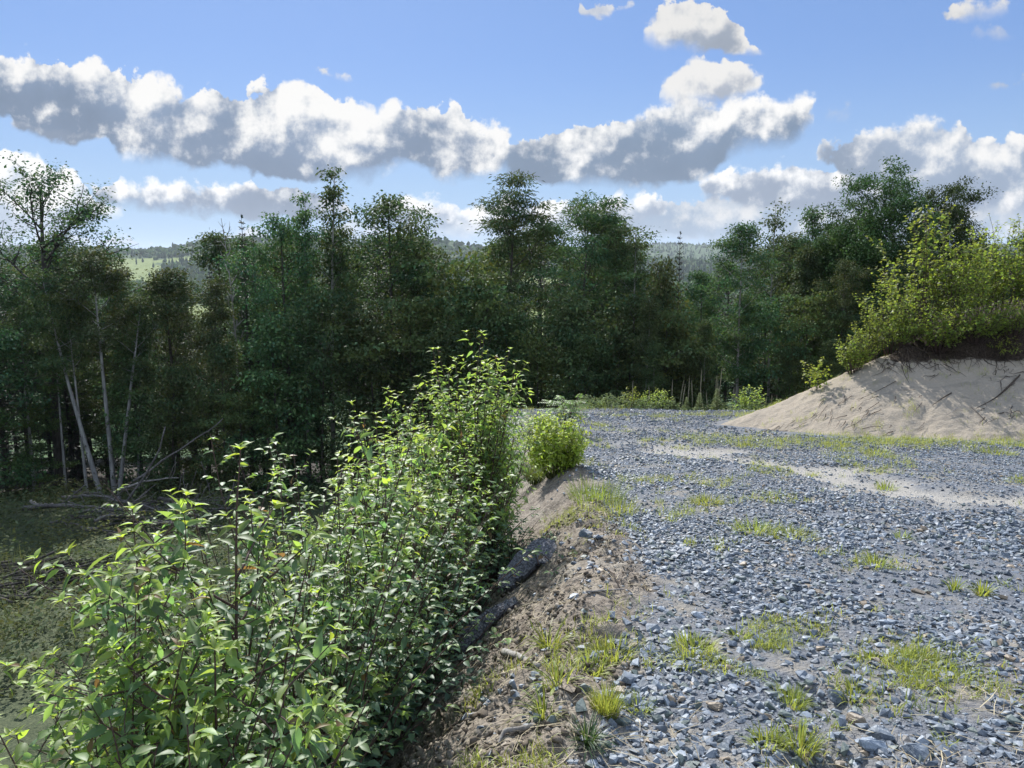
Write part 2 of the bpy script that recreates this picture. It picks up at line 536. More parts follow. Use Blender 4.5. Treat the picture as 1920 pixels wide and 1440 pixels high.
M['birch'] = leaf_mat('birch_leaf', (0.081, 0.129, 0.034), (0.196, 0.230, 0.034), (0.240, 0.360, 0.048), (0.504, 0.552, 0.060), rough=0.55, spec=0.25, trans=0.42, var=0.7)
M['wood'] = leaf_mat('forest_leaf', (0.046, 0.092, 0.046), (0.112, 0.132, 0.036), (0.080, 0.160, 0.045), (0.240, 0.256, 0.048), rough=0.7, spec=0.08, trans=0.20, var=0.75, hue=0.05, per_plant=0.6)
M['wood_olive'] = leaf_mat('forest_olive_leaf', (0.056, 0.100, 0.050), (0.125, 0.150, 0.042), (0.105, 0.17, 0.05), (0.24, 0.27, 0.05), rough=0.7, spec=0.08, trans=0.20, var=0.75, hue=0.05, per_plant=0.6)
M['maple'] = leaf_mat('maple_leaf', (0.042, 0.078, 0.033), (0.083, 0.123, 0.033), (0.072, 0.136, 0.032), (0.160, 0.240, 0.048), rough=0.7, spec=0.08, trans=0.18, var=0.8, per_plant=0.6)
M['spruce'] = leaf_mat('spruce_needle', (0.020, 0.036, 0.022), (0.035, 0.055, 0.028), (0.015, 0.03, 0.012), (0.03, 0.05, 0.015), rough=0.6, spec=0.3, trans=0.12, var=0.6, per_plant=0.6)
M['grass'] = leaf_mat('grass_blade', (0.081, 0.127, 0.034), (0.265, 0.299, 0.057), (0.192, 0.288, 0.048), (0.528, 0.552, 0.084), rough=0.5, spec=0.4, trans=0.42, var=0.6)
M['sedge'] = leaf_mat('sedge_blade', (0.040, 0.075, 0.028), (0.15, 0.18, 0.04), (0.08, 0.14, 0.03), (0.30, 0.34, 0.05), rough=0.45, spec=0.5, trans=0.35, var=0.5)
M['straw'] = leaf_mat('straw', (0.26, 0.21, 0.13), (0.42, 0.36, 0.24), (0.28, 0.22, 0.12), (0.4, 0.33, 0.2), rough=0.7, spec=0.3, trans=0.15, var=0.6, hue=0.01)
M['meadow'] = leaf_mat('meadow_leaf', (0.058, 0.084, 0.046), (0.115, 0.122, 0.046), (0.15, 0.21, 0.07), (0.27, 0.28, 0.07), rough=0.75, spec=0.08, trans=0.22, var=0.5, hue=0.05)
M['mullein'] = leaf_mat('mullein_leaf', (0.14, 0.19, 0.085), (0.22, 0.27, 0.12), (0.2, 0.26, 0.09), (0.3, 0.35, 0.1), rough=0.8, spec=0.2, trans=0.3)
M['bark_grey'] = bark_mat('bark_grey', (0.20, 0.19, 0.175), (0.36, 0.345, 0.32))
M['bark_pale'] = bark_mat('bark_pale', (0.20, 0.195, 0.19), (0.37, 0.365, 0.35), scale=9, spots=(0.09, 0.085, 0.08))
M['bark_dark'] = bark_mat('bark_dark', (0.035, 0.030, 0.026), (0.095, 0.085, 0.075))
M['twig'] = bark_mat('twig_bark', (0.050, 0.030, 0.026), (0.11, 0.070, 0.058), scale=40, zs=1.0, bump=0.1, rough=0.6)
M['twig_green'] = bark_mat('green_stem', (0.10, 0.12, 0.04), (0.16, 0.16, 0.06), scale=40, zs=1.0, bump=0.1, rough=0.6)
M['deadwood'] = bark_mat('dead_wood', (0.17, 0.155, 0.14), (0.36, 0.34, 0.315), scale=16, zs=0.5)
M['root'] = bark_mat('root_bark', (0.035, 0.024, 0.018), (0.10, 0.075, 0.055), scale=30, zs=1.0)
M['stalk'] = bark_mat('dry_stalk', (0.17, 0.16, 0.11), (0.30, 0.28, 0.20), scale=30, zs=1.0)


def ground_mat():
    m, n = new_mat('ground_earth_and_gravel')
    geo = n.n('ShaderNodeNewGeometry')
    pos = geo.outputs['Position']
    a = {k: n.n('ShaderNodeAttribute', attribute_name=k).outputs[2] for k in ('soil', 'track', 'green', 'wood', 'field')}
    n1 = n.noise(pos, 2.2, 6, 0.6)
    n2 = n.noise(pos, 18.0, 5, 0.65)
    n3 = n.noise(pos, 85.0, 3, 0.6)
    grit = n.mix(n2.outputs[0], (0.085, 0.096, 0.114), (0.19, 0.20, 0.22))
    grit = n.mix(n.ramp(n1.outputs[0], 0.45, 0.7), grit, (0.25, 0.225, 0.185))
    soil = n.mix(n.ramp(n2.outputs[0], 0.32, 0.68), (0.120, 0.098, 0.078), (0.265, 0.228, 0.185))
    soil = n.mix(n.ramp(n1.outputs[0], 0.5, 0.72), soil, (0.34, 0.305, 0.25))
    soil = n.mix(n.m('MULTIPLY', n.ramp(n3.outputs[0], 0.58, 0.72), 0.6), soil, (0.055, 0.042, 0.032))
    trk = n.mix(n2.outputs[0], (0.25, 0.235, 0.21), (0.38, 0.36, 0.325))
    trk = n.mix(n.ramp(n3.outputs[0], 0.56, 0.72), trk, (0.20, 0.195, 0.195))
    grn = n.mix(n.ramp(n2.outputs[0], 0.35, 0.7), (0.045, 0.060, 0.030), (0.095, 0.110, 0.055))
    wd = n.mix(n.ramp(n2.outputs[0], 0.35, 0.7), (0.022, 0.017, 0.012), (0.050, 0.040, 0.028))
    fld = n.mix(n.ramp(n.noise(pos, 0.02, 4, 0.6).outputs[0], 0.4, 0.6), (0.07, 0.11, 0.03), (0.12, 0.15, 0.045))
    col = n.mix(a['soil'], grit, soil)
    col = n.mix(a['track'], col, trk)
    col = n.mix(a['green'], col, grn)
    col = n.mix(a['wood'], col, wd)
    col = n.mix(a['field'], col, fld)
    h = n.m('MULTIPLY_ADD', n3.outputs[0], 0.35, n2.outputs[0])
    vor = n.n('ShaderNodeTexVoronoi', {'Vector': pos, 'Scale': 30.0, 'Detail': 1.0})
    h = n.m('MULTIPLY_ADD', vor.outputs[0], -0.35, h)
    bp = n.n('ShaderNodeBump', {'Height': h, 'Strength': 0.9, 'Distance': 0.035})
    p = principled(n, Base_Color=col, Roughness=0.92, Normal=bp.outputs[0])
    p.inputs['Specular IOR Level'].default_value = 0.2
    finish(n, p.outputs[0])
    return m


def sand_mat():
    m, n = new_mat('bank_sand')
    pos = n.n('ShaderNodeNewGeometry').outputs['Position']
    top = n.n('ShaderNodeAttribute', attribute_name='top').outputs[2]
    mp = n.n('ShaderNodeMapping', {0: pos})
    mp.inputs['Rotation'].default_value = (0, 0, math.radians(35))
    mp.inputs['Scale'].default_value = (0.6, 2.4, 1)
    n1 = n.noise(mp.outputs[0], 1.6, 6, 0.6)
    n2 = n.noise(pos, 24.0, 5, 0.7)
    n3 = n.noise(pos, 110.0, 2, 0.6)
    c = n.mix(n1.outputs[0], (0.285, 0.240, 0.185), (0.385, 0.330, 0.260))
    c = n.mix(n.m('MULTIPLY', n.ramp(n2.outputs[0], 0.5, 0.72), 0.5), c, (0.43, 0.395, 0.345))
    c = n.mix(n.m('MULTIPLY', n.ramp(n1.outputs[0], 0.56, 0.66), 0.45), c, (0.19, 0.166, 0.138))
    dark = n.mix(n.ramp(n2.outputs[0], 0.35, 0.7), (0.020, 0.014, 0.010), (0.075, 0.055, 0.040))
    f = n.ramp(n.m('MULTIPLY_ADD', n.m('SUBTRACT', n2.outputs[0], 0.5), 0.8, top), 0.35, 0.65)
    c = n.mix(f, c, dark)
    h = n.m('MULTIPLY_ADD', n3.outputs[0], 0.3, n.m('MULTIPLY_ADD', n1.outputs[0], 1.5, n2.outputs[0]))
    bp = n.n('ShaderNodeBump', {'Height': h, 'Strength': 0.75, 'Distance': 0.05})
    p = principled(n, Base_Color=c, Roughness=0.95, Normal=bp.outputs[0])
    p.inputs['Specular IOR Level'].default_value = 0.15
    finish(n, p.outputs[0])
    return m


def stone_mat(name='slate_stone', k=1.0):
    m, n = new_mat(name)
    v = n.n('ShaderNodeAttribute', attribute_name='vary').outputs[2]
    t = n.n('ShaderNodeAttribute', attribute_name='tint').outputs[2]
    pos = n.n('ShaderNodeNewGeometry').outputs['Position']
    n1 = n.noise(pos, 38.0, 4, 0.65)
    c = n.mix(v, tuple(k * x for x in (0.046, 0.062, 0.084)), tuple(k * x for x in (0.212, 0.248, 0.293)))
    c = n.mix(n.m('MULTIPLY', n.ramp(n1.outputs[0], 0.45, 0.75), 0.5), c, tuple(k * x for x in (0.36, 0.385, 0.41)))
    c = n.mix(n.ramp(t, 0.93, 0.96), c, (0.21, 0.165, 0.115))
    c = n.mix(n.m('MULTIPLY', n.ramp(t, 0.70, 0.80), n.m('SUBTRACT', 1.0, n.ramp(t, 0.84, 0.9))), c, (0.10, 0.125, 0.115))
    bp = n.n('ShaderNodeBump', {'Height': n1.outputs[0], 'Strength': 0.45, 'Distance': 0.01})
    p = principled(n, Base_Color=c, Roughness=0.58, Normal=bp.outputs[0])
    p.inputs['Specular IOR Level'].default_value = 0.5
    finish(n, p.outputs[0])
    return m


M['ground'] = ground_mat()
M['sand'] = sand_mat()
M['stone'] = stone_mat()

# ------------------------------------------------------------------ ground sheet
def spaced(lo, hi, c0, c1, d, grow):
    """coordinates with spacing d between c0 and c1, growing outwards to lo and hi"""
    a = list(np.arange(c0, c1 + d * 0.5, d))
    x, s = a[-1], d
    while x < hi:
        s *= grow
        x += s
        a.append(x)
    x, s = a[0], d
    b = []
    while x > lo:
        s *= grow
        x -= s
        b.append(x)
    return np.array(b[::-1] + a)


def valley_z(x, y):
    """the far country: the slope runs down into a valley, then up to the ridges on the other side"""
    far = sstep(60, 200, np.hypot(x, y))
    floor = -75 + 10 * vnoise(x / 300., y / 300., 90)
    return far, floor


gx = spaced(-6500, 6500, -1.6, 4.2, 0.035, 1.042)
gy = spaced(-300, 7500, 1.4, 8.0, 0.035, 1.034)
GX, GY = np.meshgrid(gx, gy)
X, Y = GX.ravel(), GY.ravel()
Z = ground_z(X, Y)
far, vfl = valley_z(X, Y)
Z = np.where(Y > 30, Z * (1 - far) + far * np.maximum(np.minimum(Z, 0) * 0 + vfl, vfl), Z)
up = sstep(-5, -60, Y)
Z = Z * (1 - up) + up * np.clip(-SLOPE * Y, -10, 12)
nx_, ny_ = len(gx), len(gy)
I = np.arange(nx_ * ny_).reshape(ny_, nx_)
Q = np.stack([I[:-1, :-1], I[:-1, 1:], I[1:, 1:], I[1:, :-1]], -1).reshape(-1, 4)
w_ = edge_x(Y) - X
soil_ = np.clip(soil_mask(X, Y) + 0.75 * zone_straw(X, Y), 0, 1)
green_ = np.clip(sstep(2.3, 3.6, w_ + 0.8 * fbm(X * 0.8, Y * 0.8, 3, 81)), 0, 1)
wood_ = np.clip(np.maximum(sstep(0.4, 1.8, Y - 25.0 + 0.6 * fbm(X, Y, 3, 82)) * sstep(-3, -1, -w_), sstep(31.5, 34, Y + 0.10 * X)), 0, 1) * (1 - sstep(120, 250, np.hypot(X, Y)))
field_ = np.maximum(sstep(150, 300, np.hypot(X, Y)), sstep(20, 60, -Y))
ground = obj('ground', mesh_data('ground', np.stack([X, Y, Z], 1), [Q], M['ground'], True,
             dict(soil=soil_, track=track_mask(X, Y), green=green_, wood=wood_, field=field_)))
tag(ground, kind='structure')

# ------------------------------------------------------------------ the excavated sand bank
bx = np.concatenate([np.arange(3.4, 15.0, 0.045), 15.0 + np.cumsum(np.linspace(0.05, 0.9, 40))])
by = np.concatenate([np.arange(13.6, 20.0, 0.045), 20.0 + np.cumsum(np.linspace(0.05, 0.7, 26))])
BX, BY = np.meshgrid(bx, by)
X, Y = BX.ravel(), BY.ravel()
H, D = bank_h(X, Y)
# furrows of slumped sand run down the face; a ragged lip of turf and dark soil stands at the top
run = X * 0.80 - Y * 0.60
acr = X * 0.60 + Y * 0.80
face = sstep(0.05, 0.5, D)
H = H + face * (0.07 * fbm(run * 1.1, acr * 0.35, 4, 101) + 0.030 * fbm(run * 5, acr * 1.6, 3, 102) + 0.03 * fbm(X * 9, Y * 9, 2, 103))
lipn = 0.35 * fbm(X * 1.4, Y * 1.4, 4, 105)
lip = 1 - sstep(0.10, 0.42, D + 0.5 * lipn)
H = H + lip * (0.22 + 0.22 * vnoise(X * 0.7, Y * 0.7, 106) + 0.16 * sstep(10, 12.5, X) + 0.12 * fbm(X * 4, Y * 4, 3, 107))
G = ground_z(X, Y)
H = np.where(H < G - 0.25, G - 0.25, H)
topm = np.clip(1 - sstep(0.25, 0.75, D + lipn * 1.3 - 0.12 * sstep(10, 13, X)), 0, 1)
nx_, ny_ = len(bx), len(by)
I = np.arange(nx_ * ny_).reshape(ny_, nx_)
Q = np.stack([I[:-1, :-1], I[:-1, 1:], I[1:, 1:], I[1:, :-1]], -1).reshape(-1, 4)
keep = (H - G)[Q].max(1) > -0.22
bank = obj('sand_terrain', mesh_data('sand_terrain', np.stack([X, Y, H], 1), [Q[keep]], M['sand'], True, dict(top=topm)))
tag(bank, kind='structure')
BANK_H = H.reshape(ny_, nx_).copy()
_bi = lambda x, y: BANK_H[min(int(np.searchsorted(by, y)), len(by) - 1), min(int(np.searchsorted(bx, x)), len(bx) - 1)]


def bank_z(x, y):
    return float(_bi(x, y))


# ------------------------------------------------------------------ plant building: stems, leaves, blades
def unit(v):
    v = np.asarray(v, float)
    return v / np.maximum(np.linalg.norm(v, axis=-1, keepdims=True), 1e-9)


class Tubes:
    """tapered tubes along polylines, all in one mesh"""
    def __init__(self, sides=5):
        self.V, self.F, self.T, self.k, self.n = [], [], [], sides, 0

    def add(self, P, R, sides=None, cap=True):
        P = np.asarray(P, float)
        m, k = len(P), sides or self.k
        R = np.broadcast_to(np.asarray(R, float), (m,)) if np.ndim(R) else np.full(m, R)
        T = unit(np.gradient(P, axis=0))
        ref = np.array((0.0, 0.0, 1.0)) if abs(T[0, 2]) < 0.9 else np.array((1.0, 0.0, 0.0))
        A = unit(np.cross(T, ref))
        B = np.cross(T, A)
        th = np.arange(k) * 2 * PI / k
        ring = A[:, None] * np.cos(th)[None, :, None] + B[:, None] * np.sin(th)[None, :, None]
        V = (P[:, None] + ring * R[:, None, None]).reshape(-1, 3)
        i = np.arange(m - 1)[:, None] * k
        j = np.arange(k)[None]
        a, b = i + j, i + (j + 1) % k
        F = np.stack([a, b, b + k, a + k], -1).reshape(-1, 4) + self.n
        self.V.append(V); self.F.append(F)
        self.n += len(V)
        if cap and R[-1] > 0.004:
            self.T.append(np.stack([np.full(k - 2, self.n - k), self.n - k + np.arange(1, k - 1), self.n - k + np.arange(2, k)], -1))
        if cap and R[0] > 0.004:
            s = self.n - m * k
            self.T.append(np.stack([np.full(k - 2, s), s + np.arange(2, k), s + np.arange(1, k - 1)], -1))

    def data(self, name, mat):
        F = [np.concatenate(self.F)]
        if self.T:
            F.append(np.concatenate(self.T))
        return mesh_data(name, np.concatenate(self.V), F, mat, True)


def blade_template(prof, fold=0.18, droop=0.22, segs=None):
    """a leaf along +y, folded at its midrib and drooping to the tip; prof = [(y, half width)...] with zero width at both ends"""
    ys = [p[0] for p in prof]
    V, rib, F3, F4 = [], [], [], []
    mid, lf, rt = [], [], []
    for y, w in prof:
        zc = -droop * y * y
        mid.append(len(V)); V.append((0, y, zc)); rib.append(1.0)
        if w > 0:
            lf.append(len(V)); V.append((-w, y - 0.02, zc + fold * w * 2)); rib.append(0.0)
            rt.append(len(V)); V.append((w, y - 0.02, zc + fold * w * 2)); rib.append(0.0)
        else:
            lf.append(None); rt.append(None)
    for i in range(len(prof) - 1):
        a, b = mid[i], mid[i + 1]
        for side, flip in ((lf, 0), (rt, 1)):
            s0, s1 = side[i], side[i + 1]
            f = [q for q in ((a, b, s1, s0) if flip == 0 else (a, s0, s1, b)) if q is not None]
            (F4 if len(f) == 4 else F3).append(f)
    return np.array(V, float), [np.array(F4, int).reshape(-1, 4), np.array(F3, int).reshape(-1, 3)], np.array(rib)


T_CHERRY = blade_template([(0, 0), (0.14, 0.105), (0.34, 0.172), (0.56, 0.155), (0.78, 0.080), (0.91, 0.030), (1.0, 0)], fold=0.26, droop=0.34)
T_LANCE = blade_template([(0, 0), (0.3, 0.11), (0.62, 0.095), (1.0, 0)], droop=0.3)
T_OVATE = blade_template([(0, 0), (0.20, 0.21), (0.46, 0.265), (0.72, 0.165), (0.89, 0.055), (1.0, 0)], droop=0.3, fold=0.2)
T_ROUND = blade_template([(0, 0), (0.22, 0.33), (0.58, 0.34), (1.0, 0)], droop=0.1, fold=0.10)
T_RHOMB = (np.array([(0, 0, 0), (0.30, 0.5, 0.05), (0, 1, -0.1), (-0.30, 0.5, 0.05)]), [np.array([(0, 1, 2, 3)]), np.zeros((0, 3), int)], np.zeros(4))
T_SLIM = (np.array([(0, 0, 0), (0.14, 0.5, 0.03), (0, 1, -0.12), (-0.14, 0.5, 0.03)]), [np.array([(0, 1, 2, 3)]), np.zeros((0, 3), int)], np.zeros(4))


def leaves_mesh(name, tmpl, P, D, Nn, size, tint, mat, rng, width=1.0):
    """one leaf per row: foot P, direction D, face normal N, length size"""
    P, D, Nn = np.asarray(P, float), unit(D), np.asarray(Nn, float)
    size = np.asarray(size, float)
    Nn = unit(Nn - D * (Nn * D).sum(1, keepdims=True))
    Sd = np.cross(D, Nn)
    tv, tf, rib = tmpl
    n, k = len(P), len(tv)
    wv = rng.uniform(0.82, 1.18, n) * width
    V = (P[:, None] + size[:, None, None] * ((tv[None, :, 0] * wv[:, None])[..., None] * Sd[:, None] + tv[None, :, 1, None] * D[:, None] + tv[None, :, 2, None] * Nn[:, None]))
    off = (np.arange(n) * k)[:, None, None]
    F = [(f[None] + off).reshape(-1, f.shape[1]) for f in tf if len(f)]
    vary = np.repeat(rng.random(n), k)
    attrs = dict(tint=np.repeat(np.clip(tint, 0, 1), k), vary=vary)
    if rib.any():
        attrs['rib'] = np.tile(rib, n)
    return mesh_data(name, V.reshape(-1, 3), F, mat, True, attrs)


def bend(p0, d0, L, n, rng, up=0.0, wob=0.1, target=None):
    """a wandering polyline of length L that turns towards up (+) or down (-)"""
    d = unit(d0)
    P = [np.asarray(p0, float)]
    h = L / n
    for i in range(n):
        d = unit(d + np.array((0, 0, up / n)) + rng.normal(0, wob / math.sqrt(n), 3))
        P.append(P[-1] + d * h)
    return np.array(P)


def pl_at(P, t):
    t = np.clip(t, 0, 1) * (len(P) - 1)
    i = int(min(math.floor(t), len(P) - 2))
    f = t - i
    return P[i] * (1 - f) + P[i + 1] * f, unit(P[i + 1] - P[i])


class Leaves:
    def __init__(self):
        self.P, self.D, self.N, self.S, self.T = [], [], [], [], []

    def add(self, p, d, n, s, t):
        self.P.append(p); self.D.append(d); self.N.append(n); self.S.append(s); self.T.append(t)

    def data(self, name, tmpl, mat, rng, width=1.0):
        return leaves_mesh(name, tmpl, np.array(self.P), np.array(self.D), np.array(self.N), np.array(self.S), np.array(self.T), mat, rng, width)


UP = np.array((0.0, 0.0, 1.0))


def leafy_twig(lv, P, rng, size, start=0.15, step=0.05, droop=0.25, tint0=0.0, tuft=True, spread=0.9, tipgain=0.9):
    """alternate leaves along a twig; its end carries the young bright ones"""
    L = np.linalg.norm(np.diff(P, axis=0), axis=1).sum()
    n = max(2, int(L * (1 - start) / step))
    ph = rng.uniform(0, 6.28)
    for i in range(n):
        t = start + (1 - start) * (i + 0.5) / n
        p, d = pl_at(P, t)
        a = ph + i * 2.4
        side = unit(np.cross(d, UP) if abs(d[2]) < 0.95 else np.array((1.0, 0, 0)))
        oth = np.cross(side, d)
        out = side * math.cos(a) + oth * math.sin(a) * 0.75
        ld = unit(out * spread + d * 0.45 + np.array((0, 0, -droop * rng.uniform(0.3, 2.2))) + rng.normal(0, 0.18, 3))
        nrm = unit(UP * 0.75 + out * rng.uniform(-0.1, 0.7) + d * 0.25 + rng.normal(0, 0.34, 3))
        k = 1.0 - 0.45 * max(0, (t - 0.7) / 0.3)
        lv.add(p, ld, nrm, size * k * rng.choice((rng.uniform(0.5, 0.8), rng.uniform(0.8, 1.2), rng.uniform(0.8, 1.2))), tint0 + tipgain * max(0, (t - 0.42) / 0.58) ** 1.5 * rng.uniform(0.6, 1.1) + rng.uniform(0, 0.12))
    if tuft:
        p, d = P[-1], unit(P[-1] - P[-2])
        for i in range(4):
            a = i * 1.6 + ph
            out = np.array((math.cos(a), math.sin(a), 0))
            lv.add(p, unit(d * 0.7 + out * 0.8), unit(UP + out * -0.3), size * rng.uniform(0.35, 0.6), min(1, tint0 + tipgain * rng.uniform(0.8, 1.1)))


def compound(lv, p, d, rng, size, tint, pairs=1, step=0.55):
    """a compound leaf: leaflets in pairs on a stalk and one at the end"""
    d = unit(d)
    side = unit(np.cross(d, UP) + 1e-6)
    nrm = unit(np.cross(side, d) + rng.normal(0, 0.15, 3))
    if nrm[2] < 0:
        nrm = -nrm
    for j in range(pairs):
        q = p + d * size * (0.45 + step * j) + np.array((0, 0, -0.05 * size * j * j))
        k = 1.0 - 0.5 * abs(j - (pairs - 1) * 0.4) / max(pairs, 2)
        for s in (-1, 1):
            lv.add(q, unit(side * s + d * 0.45 + np.array((0, 0, -0.12))), nrm + side * s * 0.2 + rng.normal(0, 0.12, 3), size * 0.72 * k * rng.uniform(0.85, 1.1), tint + rng.uniform(-0.05, 0.08))
    q = p + d * size * (0.45 + step * (pairs - 1) + 0.35)
    lv.add(q, d + np.array((0, 0, -0.2)), nrm, size * rng.uniform(0.85, 1.05), tint + rng.uniform(0, 0.1))


def plant(name, loc, parts):
    """an Empty at the plant's foot with its parts"""
    r = empty(name, loc)
    for pn, me in parts:
        obj(pn, me, r)
    return r


def sapling(rng, H, stems=1, lean=(0, 0), leaf=0.10, br_len=0.6, n_br=12, low=0.2, el=0.75, tmpl=T_CHERRY, mat='cherry', r0=0.012, spread0=0.25, step=0.045, bark='twig', sub=2, tint0=0.0, width=1.0, tipgain=0.9, droop=0.25, leader=0.93):
    """young many-branched tree: upright stems with ascending leafy side branches"""
    tb, lv = Tubes(6), Leaves()
    for s in range(stems):
        a = s * 2.4 + rng.uniform(0, 1)
        d0 = np.array((math.cos(a) * spread0 * (stems > 1) + lean[0], math.sin(a) * spread0 * (stems > 1) + lean[1], 1.0))
        h = H * (1.0 if s == 0 else rng.uniform(0.62, 0.92))
        P = bend((0.05 * math.cos(a), 0.05 * math.sin(a), -0.08), d0, h, 10, rng, up=0.35, wob=0.10)
        R = np.linspace(r0 * (1 if s == 0 else 0.8), r0 * 0.16, len(P))
        tb.add(P, R)
        leafy_twig(lv, P, rng, leaf, start=0.66, step=step, tint0=tint0, tipgain=tipgain, droop=droop)
        ph = rng.uniform(0, 6.28)
        nb = max(3, int(n_br * (1.0 if s == 0 else 0.7)))
        for i in range(nb):
            t = low + (leader - low) * (i + rng.uniform(0, 0.7)) / nb
            p, d = pl_at(P, t)
            az = ph + i * 2.4 + rng.normal(0, 0.3)
            e = el + rng.normal(0, 0.15)
            dd = np.array((math.cos(az) * math.cos(e), math.sin(az) * math.cos(e), math.sin(e)))
            L = br_len * (1.05 - 0.75 * t) * rng.uniform(0.7, 1.25) + 0.10
            B = bend(p, dd, L, 6, rng, up=0.15, wob=0.22)
            tb.add(B, np.linspace(r0 * 0.42, r0 * 0.12, len(B)), sides=5)
            leafy_twig(lv, B, rng, leaf * rng.uniform(0.85, 1.1), start=0.22, step=step, tint0=tint0 + 0.25 * t * t, tipgain=tipgain, droop=droop)
            for k in range(sub if L > 0.22 else 0):
                q, d2 = pl_at(B, rng.uniform(0.25, 0.75))
                d3 = unit(d2 + rng.normal(0, 0.55, 3) + np.array((0, 0, 0.1)))
                B2 = bend(q, d3, L * rng.uniform(0.35, 0.6), 4, rng, up=0.1, wob=0.2)
                tb.add(B2, np.linspace(r0 * 0.22, r0 * 0.09, len(B2)), sides=4)
                leafy_twig(lv, B2, rng, leaf * rng.uniform(0.8, 1.0), start=0.1, step=step, tint0=tint0 + 0.2 * t * t, tipgain=tipgain, droop=droop)
    return [('stem', tb.data('stem', M[bark])), ('foliage', lv.data('foliage', tmpl, M[mat], rng, width))]


def bramble(rng, H, canes=14, leaf=0.075, reach=0.6, mat='bramble', step=0.075, pairs=1, tint0=0.0, tipgain=0.75):
    """arching canes with three- and five-part leaves"""
    tb, lv = Tubes(5), Leaves()
    for c in range(canes):
        az = c * 2.4 + rng.normal(0, 0.3)
        k = math.sqrt((c + 0.5) / canes) * reach
        d0 = np.array((math.cos(az) * k * 1.0, math.sin(az) * k * 1.0, 1.0))
        h = H * rng.uniform(0.75, 1.2)
        P = bend((rng.normal(0, 0.09), rng.normal(0, 0.09), -0.06), d0, h, 8, rng, up=-0.55 * k / max(reach, .1), wob=0.15)
        tb.add(P, np.linspace(0.006, 0.002, len(P)))
        n = max(3, int(h * 0.8 / step))
        for i in range(n):
            t = 0.2 + 0.8 * (i + 0.5) / n
            p, d = pl_at(P, t)
            a = i * 2.4 + az
            out = np.array((math.cos(a), math.sin(a), 0.25))
            ld = unit(out + d * 0.35 + rng.normal(0, 0.15, 3))
            tb.add(np.array((p, p + ld * leaf * 0.5)), 0.0014, sides=3, cap=False)
            compound(lv, p, ld, rng, leaf * (1.1 - 0.45 * t) * rng.uniform(0.8, 1.2), tint0 + tipgain * max(0, (t - 0.7) / 0.3) * rng.uniform(0.5, 1), pairs if rng.random() < 0.75 else pairs + 1)
    return [('cane', tb.data('cane', M['twig'])), ('foliage', lv.data('foliage', T_OVATE, M[mat], rng))]


def leafy_bush(rng, H, R, n_stem=20, leaf=0.07, tmpl=T_CHERRY, mat='bush', step=0.04, tint0=0.0, tipgain=0.9, el=0.9, sub=5, bark='twig', width=1.0, droop=0.2, top=1.0):
    """rounded bush: many stems from one stool, each with a spray of leafy twigs"""
    tb, lv = Tubes(4), Leaves()
    for s in range(n_stem):
        az = s * 2.4 + rng.normal(0, 0.2)
        k = math.sqrt((s + 0.3) / n_stem)
        h = H * (1 - 0.45 * k ** 2.2) * rng.uniform(0.86, 1.06)
        d0 = np.array((math.cos(az) * k * R / H * 1.15, math.sin(az) * k * R / H * 1.15, 1.0))
        P = bend((math.cos(az) * k * 0.12, math.sin(az) * k * 0.12, -0.06), d0, h, 8, rng, up=0.1, wob=0.14)
        tb.add(P, np.linspace(0.011, 0.003, len(P)))
        leafy_twig(lv, P, rng, leaf, start=0.55, step=step, tint0=tint0, tipgain=tipgain, droop=droop)
        for i in range(sub):
            t = rng.uniform(0.22, 0.92)
            p, d = pl_at(P, t)
            a = rng.uniform(0, 6.28)
            dd = unit(np.array((math.cos(a), math.sin(a), 0.0)) * math.cos(el) + d * math.sin(el) * 1.1)
            B = bend(p, dd, min(H, 1.7) * rng.uniform(0.13, 0.25), 4, rng, up=0.15, wob=0.2)
            tb.add(B, np.linspace(0.004, 0.0015, len(B)), sides=3)
            leafy_twig(lv, B, rng, leaf * rng.uniform(0.8, 1.1), start=0.1, step=step, tint0=tint0 + 0.15 * t, tipgain=tipgain, droop=droop)
    return [('stem', tb.data('stem', M[bark])), ('foliage', lv.data('foliage', tmpl, M[mat], rng, width))]


def blades(rng, P, L, mat, name='grass', w=0.004, lean=0.5, segs=4, tint=0.4, outward=None):
    """bent tapering blades: foot P (n,3), length L (n)"""
    n = len(P)
    az = rng.uniform(0, 2 * PI, n)
    dirx = np.stack([np.cos(az), np.sin(az), np.zeros(n)], 1)
    if outward is not None:
        dirx = unit(outward + 0.45 * dirx)
    le = np.abs(rng.normal(lean, lean * 0.45, n))
    sd = np.stack([-dirx[:, 1], dirx[:, 0], np.zeros(n)], 1)
    tw = rng.normal(0, 0.5, n)
    sd = unit(sd + dirx * tw[:, None])
    V = []
    for i in range(segs + 1):
        t = i / segs
        ang = le * (0.35 + 0.9 * t)
        c = P + L[:, None] * t * (dirx * np.sin(ang)[:, None] + UP * np.cos(ang)[:, None])
        ww = (w * rng.uniform(0.7, 1.3, n) if i == 0 else ww0) * 1.0
        if i == 0:
            ww0 = ww
        hw = (ww0 * (1 - t) ** 0.6 * (0.75 + 0.5 * t))[:, None]
        if i < segs:
            V += [c - sd * hw, c + sd * hw]
        else:
            V += [c]
    k = 2 * segs + 1
    V = np.stack(V, 1).reshape(-1, 3)
    off = (np.arange(n) * k)[:, None]
    F4 = np.concatenate([np.stack([off[:, 0] + 2 * i, off[:, 0] + 2 * i + 1, off[:, 0] + 2 * i + 3, off[:, 0] + 2 * i + 2], -1) for i in range(segs - 1)]) if segs > 1 else np.zeros((0, 4), int)
    b = 2 * (segs - 1)
    F3 = np.stack([off[:, 0] + b, off[:, 0] + b + 1, off[:, 0] + b + 2], -1)
    tn = tint if np.ndim(tint) else np.clip(rng.normal(tint, 0.22, n), 0, 1)
    return mesh_data(name, V, [F4, F3], M[mat], True, dict(tint=np.repeat(tn, k), vary=np.repeat(rng.random(n), k)))


